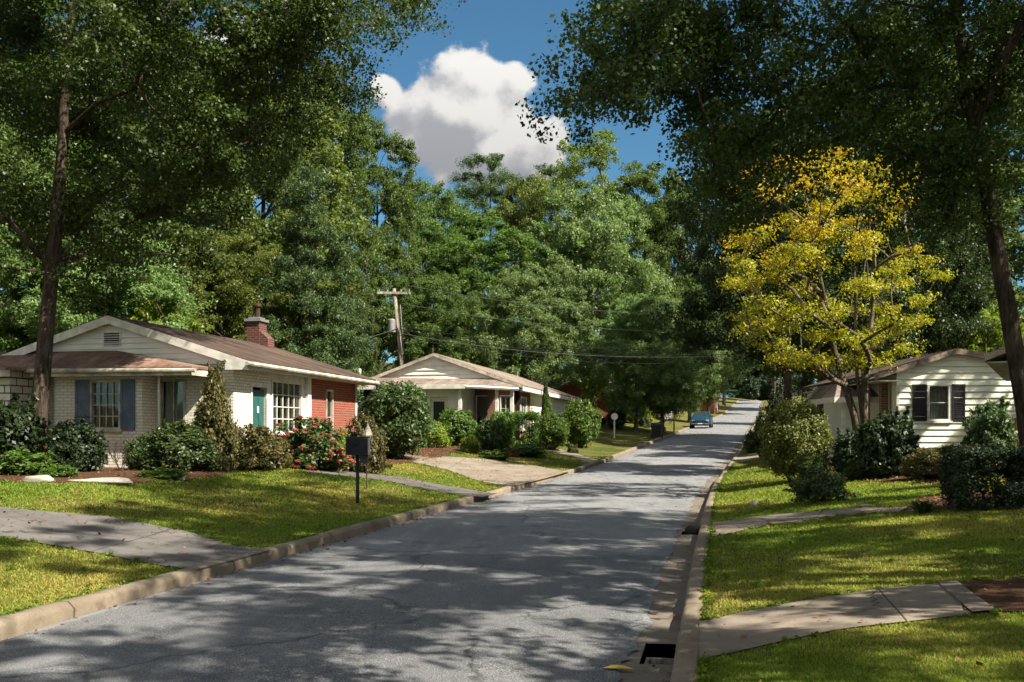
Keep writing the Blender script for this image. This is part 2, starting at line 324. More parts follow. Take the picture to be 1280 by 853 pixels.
# ------------------------------------------------------------------ object helpers
def tag(o, label=None, cat=None, group=None, kind=None):
    if label: o['label'] = label
    if cat: o['category'] = cat
    if group: o['group'] = group
    if kind: o['kind'] = kind
    return o
def empty(name, loc, rz=0.0):
    o = bpy.data.objects.new(name, None); COL.objects.link(o); o.location = loc; o.rotation_euler = (0, 0, rz)
    o.empty_display_size = 0.3; return o
def link(name, me, parent=None):
    o = bpy.data.objects.new(name, me); COL.objects.link(o)
    if parent: o.parent = parent
    return o
def mesh_np(name, V, faces, mat, rnd=None, tint=None, smooth=False):
    """faces: (n,k) int array, or list of such arrays with different k"""
    if not isinstance(faces, list): faces = [faces]
    me = bpy.data.meshes.new(name); V = np.asarray(V, np.float32)
    me.vertices.add(len(V)); me.vertices.foreach_set('co', V.ravel())
    li = np.concatenate([f.ravel() for f in faces]).astype(np.int32)
    tot = np.concatenate([np.full(len(f), f.shape[1], np.int32) for f in faces])
    st = np.concatenate([[0], np.cumsum(tot)[:-1]]).astype(np.int32)
    me.loops.add(len(li)); me.loops.foreach_set('vertex_index', li)
    me.polygons.add(len(tot)); me.polygons.foreach_set('loop_start', st)
    if smooth: me.polygons.foreach_set('use_smooth', np.ones(len(tot), bool))
    for nm, arr in (('rnd', rnd), ('tint', tint)):
        if arr is not None:
            a = me.attributes.new(nm, 'FLOAT', 'FACE'); a.data.foreach_set('value', np.asarray(arr, np.float32))
    me.update(calc_edges=True); me.materials.append(mat); return me

class MB:
    """collects polygons, links them as ONE mesh object with metric planar UVs"""
    def __init__(s): s.v, s.f = [], []
    def face(s, *pts):
        i = len(s.v); s.v += [tuple(p) for p in pts]; s.f.append(tuple(range(i, i + len(pts))))
    def hexa(s, p):           # 8 points: bottom 4 ccw, top 4 ccw
        for q in ((3, 2, 1, 0), (4, 5, 6, 7), (0, 1, 5, 4), (1, 2, 6, 5), (2, 3, 7, 6), (3, 0, 4, 7)): s.face(*[p[k] for k in q])
    def box(s, x0, x1, y0, y1, z0, z1):
        s.hexa([(x0, y0, z0), (x1, y0, z0), (x1, y1, z0), (x0, y1, z0), (x0, y0, z1), (x1, y0, z1), (x1, y1, z1), (x0, y1, z1)])
    def obox(s, o, U, Nn, u0, u1, v0, v1, d0, d1):
        o, U, Nn, Z = Vector(o), Vector(U), Vector(Nn), Vector((0, 0, 1))
        P = lambda u, v, d: o + U * u + Z * v + Nn * d
        s.hexa([P(u0, v0, d1), P(u1, v0, d1), P(u1, v0, d0), P(u0, v0, d0), P(u0, v1, d1), P(u1, v1, d1), P(u1, v1, d0), P(u0, v1, d0)])
    def tube(s, pts, rad, n=8, cap=True):
        pts = [Vector(p) for p in pts]; rings = []
        if isinstance(rad, (int, float)): rad = [rad] * len(pts)
        up = Vector((0.13, 0.31, 0.94))
        for i, p in enumerate(pts):
            d = (pts[min(i + 1, len(pts) - 1)] - pts[max(i - 1, 0)]).normalized()
            a = d.cross(up)
            if a.length < 0.05: a = d.cross(Vector((1, 0, 0)))
            a.normalize(); b = d.cross(a)
            i0 = len(s.v); s.v += [tuple(p + (a * math.cos(2 * math.pi * k / n) + b * math.sin(2 * math.pi * k / n)) * rad[i]) for k in range(n)]
            rings.append(i0)
        for a0, b0 in zip(rings, rings[1:]):
            for k in range(n): s.f.append((a0 + k, b0 + k, b0 + (k + 1) % n, a0 + (k + 1) % n))
        if cap: s.f.append(tuple(rings[0] + k for k in range(n))); s.f.append(tuple(rings[-1] + k for k in reversed(range(n))))
    def lathe(s, prof, n=20, c=(0, 0, 0)):
        i0 = len(s.v)
        for r, z in prof:
            s.v += [(c[0] + r * math.cos(2 * math.pi * k / n), c[1] + r * math.sin(2 * math.pi * k / n), c[2] + z) for k in range(n)]
        for j in range(len(prof) - 1):
            for k in range(n): s.f.append((i0 + j * n + k, i0 + j * n + (k + 1) % n, i0 + (j + 1) * n + (k + 1) % n, i0 + (j + 1) * n + k))
        s.f.append(tuple(i0 + k for k in reversed(range(n)))); s.f.append(tuple(i0 + (len(prof) - 1) * n + k for k in range(n)))
    def build(s, name, mat, parent=None, smooth=False, bevel=0.0, rot=None, loc=None):
        me = bpy.data.meshes.new(name); me.from_pydata(s.v, [], s.f); me.update()
        uvl = me.uv_layers.new(name='UVMap'); Z = Vector((0, 0, 1))
        for p in me.polygons:
            nn = p.normal
            if abs(nn.z) > 0.985: ua, va = Vector((1, 0, 0)), Vector((0, 1, 0))
            else: ua = Z.cross(nn).normalized(); va = nn.cross(ua)
            for li in p.loop_indices:
                co = me.vertices[me.loops[li].vertex_index].co; uvl.data[li].uv = (co.dot(ua), co.dot(va))
            p.use_smooth = smooth
        me.materials.append(M[mat] if isinstance(mat, str) else mat)
        o = link(name, me, parent)
        if bevel:
            b = o.modifiers.new('bevel', 'BEVEL'); b.width = bevel; b.segments = 2; b.limit_method = 'ANGLE'
        if loc: o.location = loc
        if rot: o.rotation_euler = rot
        return o

# ------------------------------------------------------------------ terrain
def smooth_table(xs, ys, lo, hi, step, win):
    t = np.arange(lo, hi, step); v = np.interp(t, xs, ys); k = np.hanning(int(win / step) | 1); k /= k.sum()
    pad = len(k) // 2
    # keep end slopes
    l = v[0] - (v[1] - v[0]) * np.arange(pad, 0, -1); r = v[-1] + (v[-1] - v[-2]) * np.arange(1, pad + 1)
    return t, np.convolve(np.concatenate([l, v, r]), k, 'valid')
_T, _XC = smooth_table([-60, 0, 14, 29, 55, 84, 156, 221, 420], [-15.2, -3.03, -0.2, 3.05, 9.9, 17.4, 36, 53, 125], -60, 420, 0.5, 16)
_T2, _ZR = smooth_table([-60, 0, 30, 42, 55, 84, 120, 156, 221, 260, 420], [0, 0, 0, 0.25, 0.73, 1.7, 2.85, 4.2, 8.2, 9.4, 10.5], -60, 420, 0.5, 16)
def Xc(y): return np.interp(y, _T, _XC)
def Zr(y): return np.interp(y, _T2, _ZR)
HALF = 2.75
def sst(a, b, x):
    t = np.clip((x - a) / (b - a), 0, 1); return t * t * (3 - 2 * t)
def ground(x, y):
    x = np.asarray(x, float); y = np.asarray(y, float); e = x - Xc(y); te = np.abs(e) - HALF - 0.16
    tl = np.maximum(te, 0)
    left = 0.56 * sst(0.0, 7.0, tl) * (0.75 + 0.25 * sst(8, 20, y)) + 0.012 * tl + 0.10 * np.maximum(tl - 16, 0) * sst(14, 40, tl)
    left += 0.12 * sst(20, 24.5, y) * sst(27.5, 24.5, y) * sst(0.3, 3, tl) * sst(8, 4, tl)
    right = (0.112 * np.minimum(tl, 9) * (0.62 + 0.38 * sst(8, 22, y))) * sst(-0.2, 1.0, tl) + 0.02 * tl + 0.06 * np.maximum(tl - 20, 0)
    und = 0.022 * np.sin(1.3 * x + 0.7 * y) * np.sin(0.9 * y - 0.4 * x + 1) * sst(0.3, 1.5, tl)
    return Zr(y) + 0.12 + np.where(e < 0, left, right) + und
def px(x, y, d): return Vector(((x - CX) / F * d, d, EYE + (HY - y) / F * d))
def hit(x, y):
    d = np.concatenate([np.arange(3, 60, 0.02), np.arange(60, 260, 0.2)])
    X = (x - CX) / F * d; Z = EYE + (HY - y) / F * d; g = ground(X, d); e = np.abs(X - Xc(d)); g = np.where(e < HALF, Zr(d), g)
    k = np.nonzero(Z <= g)[0]
    i = k[0] if len(k) else len(d) - 1
    return float(X[i]), float(d[i]), float(g[i])
def on(x, d, dz=0.0):
    X = (x - CX) / F * d; return Vector((X, d, float(ground(X, d)) + dz))

def grid_mesh(name, P, mat, uv=None):
    """P: (m,n,3) grid -> one object"""
    m, n = P.shape[:2]; idx = np.arange(m * n).reshape(m, n)
    q = np.stack([idx[:-1, :-1], idx[:-1, 1:], idx[1:, 1:], idx[1:, :-1]], -1).reshape(-1, 4)
    me = mesh_np(name, P.reshape(-1, 3), q, mat, smooth=True)
    if uv is not None:
        u = me.uv_layers.new(name='UVMap'); u.data.foreach_set('uv', uv.reshape(-1, 2)[q.ravel()].astype(np.float32).ravel())
    return me

ys = [-14.0]
while ys[-1] < 400: ys.append(ys[-1] + max(0.3, 0.016 * (ys[-1] - 12)))
ys = np.array(ys)
er = [2.92]
while er[-1] < 260: er.append(er[-1] + max(0.3, 0.05 * (er[-1] - 10)))
er = np.array(er)
ec = np.concatenate([-er[::-1], [-2.84, 2.84], er])
YY, EE = np.meshgrid(ys, ec, indexing='ij'); XX = Xc(YY) + EE
ZZ = ground(XX, YY); ZZ = np.where(np.abs(EE) < 2.9, Zr(YY) - 0.62, ZZ)
gm = grid_mesh('lawn_ground', np.stack([XX, YY, ZZ], -1), M['lawn'])
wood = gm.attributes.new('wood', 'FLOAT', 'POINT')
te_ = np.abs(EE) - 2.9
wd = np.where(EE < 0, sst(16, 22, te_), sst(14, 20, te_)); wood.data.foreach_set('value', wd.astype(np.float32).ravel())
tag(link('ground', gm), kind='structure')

rng0 = np.random.default_rng(5)
def road_strip(name, e0, e1, y0, y1, lift, mat, step=0.4, jag0=0.0, jag1=0.0, crown=True, n=9):
    y = np.arange(y0, y1, step); J0 = rng0.normal(0, 1, len(y)); J1 = rng0.normal(0, 1, len(y))
    P = np.zeros((len(y), n, 3)); uv = np.zeros((len(y), n, 2))
    for k in range(n):
        f = k / (n - 1); e = (e0 + jag0 * J0) * (1 - f) + (e1 + jag1 * J1) * f
        P[:, k, 0] = Xc(y) + e; P[:, k, 1] = y
        P[:, k, 2] = Zr(y) + lift + (0.03 * (1 - (e / HALF) ** 2) if crown else 0); uv[:, k, 0] = y; uv[:, k, 1] = e
    return tag(link(name, grid_mesh(name, P, mat, uv)), kind='structure')
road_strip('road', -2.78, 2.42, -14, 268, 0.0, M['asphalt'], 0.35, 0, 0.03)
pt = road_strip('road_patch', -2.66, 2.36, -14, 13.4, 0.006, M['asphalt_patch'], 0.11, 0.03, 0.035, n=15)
DRAINS = [(7.3, 7.95, 2.49), (16.2, 16.75, 2.47)]
gy = -14.0
for a, b, _ in DRAINS + [(268, 268, 0)]:
    road_strip('gutter', 2.28, 2.78, gy, a + 0.001, -0.008, M['gutter'], 0.25 if gy < 20 else 1.0, 0.0, 0, n=5); gy = b
for a, b, e0 in DRAINS:                                           # gutter strip beside each inlet
    road_strip('gutter', 2.28, e0, a - 0.24, b + 0.26, -0.009, M['gutter'], 0.25, 0, 0, n=3)

def kerb(name, side):
    y = np.concatenate([np.arange(-14, 40, 0.25), np.arange(40, 330, 1.0)])
    prof = [(0.0, -0.3), (0.0, 0.085), (0.012, 0.122), (0.045, 0.142), (0.11, 0.146), (0.17, 0.142), (0.185, 0.125), (0.185, -0.3)]
    rr = np.random.default_rng(3 + side); P = np.zeros((len(y), len(prof), 3)); uv = np.zeros((len(y), len(prof), 2))
    seg = np.floor(y / 3.0 + (0 if side < 0 else 0.4)).astype(int)
    rs = rr.normal(0, 1, seg.max() - seg.min() + 2)[seg - seg.min()]; rd = rr.normal(0, 1, seg.max() - seg.min() + 2)[seg - seg.min() + 1]
    for k, (w, h) in enumerate(prof):
        ee = side * (HALF + w) + rd * 0.010 + rr.normal(0, 0.0035, len(y))
        P[:, k, 0] = Xc(y) + ee; P[:, k, 1] = y
        P[:, k, 2] = Zr(y) + (h + (rs * 0.008 + rr.normal(0, 0.004, len(y)) if h > 0 else 0)); uv[:, k, 0] = y; uv[:, k, 1] = w + h
    if side < 0: P = P[:, ::-1]; uv = uv[:, ::-1]
    return tag(link(name, grid_mesh(name, P, M['kerb'], uv)), kind='structure')
kerb('kerb', -1); kerb('kerb', 1)

POLYS = []                                                          # hard surfaces and beds: no grass there
def resample(pts, n):
    pts = np.array(pts, float); s = np.concatenate([[0], np.cumsum(np.linalg.norm(np.diff(pts, axis=0), axis=1))])
    t = np.linspace(0, s[-1], n); return np.stack([np.interp(t, s, pts[:, i]) for i in range(2)], 1)
def sheet(name, A, B, mat, lift=0.016, m=26, n=12, grass=True, rough=0.0, px_in=True, joint=0):
    a = [hit(*p)[:2] for p in A] if px_in else A; b = [hit(*p)[:2] for p in B] if px_in else B
    a, b = resample(a, m), resample(b, m)
    if rough:
        q = np.random.default_rng(len(name)); a += q.normal(0, rough, a.shape); b += q.normal(0, rough, b.shape)
    f = np.linspace(0, 1, n)[None, :, None]; XY = a[:, None] * (1 - f) + b[:, None] * f
    P = np.concatenate([XY, (ground(XY[..., 0], XY[..., 1]) + lift)[..., None]], -1)
    POLYS.append(np.concatenate([a, b[::-1]]))
    d = P[0, 0] - P[-1, 0]
    nn = np.cross(P[1, 0] - P[0, 0], P[0, 1] - P[0, 0])
    if nn[2] > 0: P = P[:, ::-1]
    uv = np.zeros(P.shape[:2] + (2,)); uv[..., 0] = np.concatenate([[0], np.cumsum(np.linalg.norm(np.diff((P[:, 0] + P[:, -1]) / 2, axis=0), axis=1))])[:, None] + 0.7; uv[..., 1] = np.linspace(0, 1, P.shape[1])[None]
    return tag(link(name, grid_mesh(name, P, mat, uv)), kind='structure')
sheet('driveway', [(247, 718), (150, 698), (60, 682), (0, 672), (-130, 650)], [(338, 699), (290, 683), (240, 667), (130, 646), (0, 635), (-130, 624)], M['drive_dark'])
sheet('path', [(603, 629), (560, 617), (490, 603), (430, 596), (380, 591)], [(622, 624), (580, 611), (510, 598), (440, 591), (385, 586)], M['drive_dark'])
sheet('driveway', [(640, 613), (600, 602), (560, 588), (520, 579), (470, 574)], [(712, 594), (670, 583), (620, 576), (570, 572), (500, 569)], M['drive'])
sheet('path', [(742, 580), (715, 572), (690, 565), (672, 560)], [(752, 577), (725, 569), (700, 562), (680, 558)], M['drive'])
sheet('driveway', [(874, 827), (960, 808), (1060, 788), (1160, 777), (1215, 770)], [(874, 780), (930, 767), (1010, 752), (1100, 738), (1180, 731)], M['drive'])
sheet('path', [(1215, 770), (1245, 767)], [(1172, 731.4), (1196, 729.6)], M['gutter'], lift=0.03)
sheet('path', [(890, 672), (960, 657), (1060, 645), (1145, 640)], [(890, 654), (950, 646), (1050, 637), (1135, 635)], M['drive'])
sheet('mulch_bed', [(1205, 766), (1300, 768), (1400, 775)], [(1192, 731), (1290, 724), (1400, 722)], M['mulch'], lift=0.02)
sheet('path', [(915, 579), (960, 573), (1000, 569)], [(917, 572), (960, 567), (1000, 564)], M['drive'])
# planting beds
sheet('mulch_bed', [(-60, 606), (70, 605), (170, 604), (240, 602), (300, 588), (420, 588)], [(-60, 575), (70, 578), (170, 580), (240, 578), (300, 572), (420, 572)], M['mulch'], rough=0.06)
sheet('mulch_bed', [(420, 590), (470, 584), (540, 574), (560, 570)], [(420, 572), (470, 566), (540, 558), (560, 556)], M['mulch'], rough=0.05)
sheet('mulch_bed', [(525, 570), (580, 567), (640, 564), (690, 562)], [(540, 556), (590, 553), (640, 551), (690, 549)], M['mulch'], rough=0.05)
sheet('mulch_bed', [(1020, 601), (1110, 603), (1180, 606), (1230, 612)], [(1030, 585), (1110, 583), (1180, 583), (1240, 583)], M['mulch'], rough=0.05)
sheet('mulch_bed', [(1130, 640), (1200, 638), (1300, 632), (1380, 630)], [(1150, 622), (1200, 616), (1300, 610), (1380, 606)], M['mulch'], rough=0.05)

def inside_any(x, y):
    r = np.zeros(len(x), bool)
    for pg in POLYS:
        x0, y0 = pg.min(0); x1, y1 = pg.max(0); c = np.nonzero((x > x0) & (x < x1) & (y > y0) & (y < y1))[0]
        if not len(c): continue
        xs, yy = x[c], y[c]; ins = np.zeros(len(c), bool); j = len(pg) - 1
        for i in range(len(pg)):
            xi, yi = pg[i]; xj, yj = pg[j]
            if yi != yj: ins ^= ((yi > yy) != (yj > yy)) & (xs < (xj - xi) * (yy - yi) / (yj - yi) + xi)
            j = i
        r[c[ins]] = True
    return r

def grass():
    g = np.random.default_rng(11); n = 1300000
    y = 5.5 + 40 * g.random(n) ** 1.7; half = 0.56 * y + 0.6; x = (g.random(n) * 2 - 1) * half
    e = x - Xc(y); keep = (np.abs(e) > HALF + 0.17) & (np.abs(e) < 13); keep &= ~((e < 0) & (np.abs(e) > 12.2))
    x, y = x[keep], y[keep]; k = ~inside_any(x, y); x, y = x[k], y[k]
    # thin with distance, patchy
    dens = np.clip(1.1 - y / 60, 0.3, 1) * (0.6 + 0.4 * (np.sin(1.1 * x + 2.1 * np.sin(0.6 * y)) > -0.6)); k = g.random(len(x)) < dens; x, y = x[k], y[k]
    n = len(x); z = ground(x, y) - 0.005; h = (0.012 + 0.022 * g.random(n)) * np.clip(0.6 + y / 22, 0.8, 1.5); w = 0.0045 * np.clip(y / 6, 1, 5); a = g.random(n) * 6.283
    dx, dy = np.cos(a) * w, np.sin(a) * w; lx, ly = g.normal(0, 0.5, n) * h, g.normal(0, 0.5, n) * h
    V = np.stack([np.stack([x - dx, y - dy, z], 1), np.stack([x + dx, y + dy, z], 1), np.stack([x + lx, y + ly, z + h], 1)], 1).reshape(-1, 3)
    f = np.arange(n * 3).reshape(-1, 3)
    patch = np.sin(0.9 * x + 1.7 * np.sin(0.5 * y + 1)) + np.sin(0.7 * y + 1.3 * np.sin(0.8 * x)) + 0.8 * np.sin(2.3 * x + 1.1 * y)
    tint = np.clip(0.22 * patch + 0.08 + g.normal(0, 0.25, n), 0, 1)
    o = link('grass', mesh_np('grass', V, f, M['grass'], g.random(n), tint)); tag(o, 'short green lawn grass with yellowed patches on both sides of the road', 'grass', kind='stuff')
grass()

def weeds():
    g = np.random.default_rng(15); C, Rr = [], []
    for k in range(420):
        y = 6 + 26 * g.random() ** 1.3; e = (3.1 + 9 * g.random()) * (1 if g.random() < 0.5 else -1); C.append((float(Xc(y)) + e, y)); Rr.append(0.04 + 0.10 * g.random() ** 2)
    for k in range(700):                       # ragged edge along both kerbs
        y = 5.5 + 40 * g.random() ** 1.4; e = (2.93 + 0.06 * g.random()) * (1 if g.random() < 0.5 else -1); C.append((float(Xc(y)) + e, y)); Rr.append(0.025 + 0.05 * g.random() ** 2)
    for pg in POLYS:                            # and along paving and bed edges
        q = np.concatenate([pg, pg[:1]]); sl = np.linalg.norm(np.diff(q, axis=0), axis=1); cs = np.concatenate([[0], np.cumsum(sl)])
        m = int(min(260, cs[-1] * 9)); tt = g.random(m) * cs[-1]; ex = np.interp(tt, cs, q[:, 0]) + g.normal(0, 0.035, m); ey = np.interp(tt, cs, q[:, 1]) + g.normal(0, 0.035, m)
        for a, b in zip(ex, ey):
            if abs(a - Xc(b)) > HALF + 0.2: C.append((float(a), float(b))); Rr.append(0.025 + 0.04 * g.random() ** 2)
    C = np.array(C); Rr = np.array(Rr); k = ~inside_any(C[:, 0], C[:, 1]); C, Rr = C[k], Rr[k]
    P = np.column_stack([C, ground(C[:, 0], C[:, 1]) + Rr * 0.25]); V, rnd, _ = tufts(P, Rr, 5, 9, 0.035, g, flat=0.45, tr=0.6, up=0.8)
    tag(link('lawn_weeds', mesh_np('lawn_weeds', V, np.arange(len(V)).reshape(-1, 4), M['grass'], rnd)), 'small broad leaved weeds and ragged tufts in the lawns and along the kerbs', 'weeds', kind='stuff')
def litter():
    g = np.random.default_rng(12); pts = []
    def add(n, y0, y1, e0, e1, p=1.0):
        y = y0 + (y1 - y0) * g.random(n) ** p; e = e0 + (e1 - e0) * g.random(n); pts.append(np.stack([Xc(y) + e, y, e], 1))
    add(500, 6, 70, -2.74, -2.45, 1.0); add(900, 10, 90, -2.74, -2.6); add(320, 6, 50, 2.45, 2.74); add(160, 6, 50, 1.7, 2.7); add(60, 6, 40, -2.5, 2.2)
    add(2600, 8, 34, -12, -3.0); add(2200, 6, 34, 3.0, 12); add(700, 14, 24, -8, -3.2)
    Q = np.concatenate(pts)
    for a, b, e0 in DRAINS: Q = Q[~((Q[:, 1] > a - 0.1) & (Q[:, 1] < b + 0.1) & (Q[:, 2] > e0 - 0.1) & (Q[:, 2] < HALF + 0.1))]
    ea = np.abs(Q[:, 2])
    z = np.where(ea < HALF, Zr(Q[:, 1]) + 0.012, ground(Q[:, 0], Q[:, 1]) + 0.03)
    # bed litter
    B = []
    for pg in POLYS[9:]:
        x0, y0 = pg.min(0); x1, y1 = pg.max(0); m = int(min(3500, 130 * (x1 - x0) * (y1 - y0))); B.append(np.stack([x0 + (x1 - x0) * g.random(m), y0 + (y1 - y0) * g.random(m)], 1))
    B = np.concatenate(B); B = B[inside_any(B[:, 0], B[:, 1])]
    P = np.concatenate([np.column_stack([Q[:, :2], z]), np.column_stack([B, ground(B[:, 0], B[:, 1]) + 0.035])])
    n = len(P); a = g.random(n) * 6.283; L = 0.014 + 0.024 * g.random(n) ** 1.5; W = L * 0.6; t = g.normal(0, 0.3, (n, 2))
    u = np.stack([np.cos(a), np.sin(a), t[:, 0]], 1); v = np.stack([-np.sin(a), np.cos(a), t[:, 1]], 1)
    V = np.stack([P - u * L[:, None], P + v * W[:, None], P + u * L[:, None], P - v * W[:, None]], 1); V[:, 0, 2] += 0.006; V = V.reshape(-1, 3)
    o = link('fallen_leaves', mesh_np('fallen_leaves', V, np.arange(n * 4).reshape(-1, 4), M['litter'], g.random(n)))
    tag(o, 'dry brown and rust fallen leaves strewn along kerbs, lawns and beds', 'leaves', kind='stuff')
litter()

# ------------------------------------------------------------------ foliage
def nrm(v): return v / np.maximum(np.linalg.norm(v, axis=-1, keepdims=True), 1e-9)
def leaf_quads(P, out, L, wr, g, up=0.35, spread=0.75, droop=0.25, fold=0.10, outw=0.6):
    n = len(P); N_ = nrm(out * outw + g.normal(0, spread, (n, 3)) + np.array([0, 0, up]))
    a = g.normal(0, 1, (n, 3)) + out * 0.7; a[:, 2] -= droop; a = nrm(a - N_ * (a * N_).sum(1, keepdims=True)); b = np.cross(N_, a)
    l = (L * (0.65 + 0.7 * g.random(n)))[:, None]
    V = np.stack([P - a * l * 0.5, P + b * l * wr * 0.5 + N_ * l * fold - a * l * 0.05, P + a * l * 0.5, P - b * l * wr * 0.5 + N_ * l * fold - a * l * 0.05], 1)
    return V.reshape(-1, 3)
def tufts(C, Rr, nt, nl, L, g, flat=0.75, tr=0.38, wr=0.55, up=0.35, droop=0.25, shell=0.5, **kw):
    """C clump centres, Rr clump radii; nt tufts per clump, nl leaves per tuft"""
    m = len(C); d = nrm(g.normal(0, 1, (m, nt, 3))); d[..., 2] = np.abs(d[..., 2]) * np.where(g.random((m, nt)) < 0.72, 1, -1)
    r = g.random((m, nt, 1)) ** shell; off = d * r * Rr[:, None, None]; off[..., 2] *= flat
    T = C[:, None] + off; T = T.reshape(-1, 3); td = d.reshape(-1, 3); R2 = np.repeat(Rr, nt) * tr * (0.6 + 0.8 * g.random(m * nt))
    k = len(T); ld = nrm(g.normal(0, 1, (k, nl, 3))); lo = ld * (g.random((k, nl, 1)) ** 0.5) * R2[:, None, None]; lo[..., 2] *= 0.75
    P = (T[:, None] + lo).reshape(-1, 3); out = nrm(np.repeat(td, nl, 0) * 0.7 + ld.reshape(-1, 3))
    V = leaf_quads(P, out, L, wr, g, up, droop=droop, **kw)
    tuft_r = np.repeat(g.random(k), nl); rnd = np.clip(0.55 * g.random(len(P)) + 0.45 * tuft_r, 0, 1)
    return V, rnd, P

weeds()
class Skel:
    def __init__(s): s.mb = MB()
def trunk_mesh(name, nodes, parents, rads, mat, g, sides=7, wob=0.0, flare=True):
    """nodes (n,3); a tube from each node to its parent, the trunk chain is merged"""
    mb = MB(); nodes = [Vector(p) for p in nodes]
    for i, p in enumerate(parents):
        if p < 0: continue
        A, B = nodes[p], nodes[i]; ra, rb = min(rads[p], rads[i] * 1.5), rads[i]
        if p == i - 1 and i < 12: ra = rads[p]
        m1 = A.lerp(B, 0.5) + Vector(g.normal(0, 0.05, 3)) * (A - B).length * (0.2 if p == i - 1 and i < 12 else 1.0)
        if not (p == i - 1 and i < 12): m1.z += 0.06 * (A - B).length
        sd = 12 if rads[i] > 0.12 else (6 if rads[i] > 0.04 else 4)
        mb.tube([A, m1, B], [ra, (ra + rb) / 2 * 0.97, rb], sd, cap=False)
    me = bpy.data.meshes.new(name); me.from_pydata(mb.v, [], mb.f); me.update()
    for pl in me.polygons: pl.use_smooth = True
    me.materials.append(mat); return me

def env_round(t): return np.sqrt(np.clip(1 - (2 * t - 1) ** 2, 0, 1)) ** 0.8
def env_oval(t): return np.sqrt(np.clip(1 - (2 * t - 0.9) ** 2 / 1.21, 0, 1)) ** 0.8
def env_cone(t): return np.clip(1.05 - t, 0.05, 1) ** 0.8 * np.clip(t * 8 + 0.3, 0, 1)
def env_vase(t): return np.clip(0.35 + 0.9 * t, 0, 1) * np.sqrt(np.clip(1.02 - t ** 3, 0, 1))

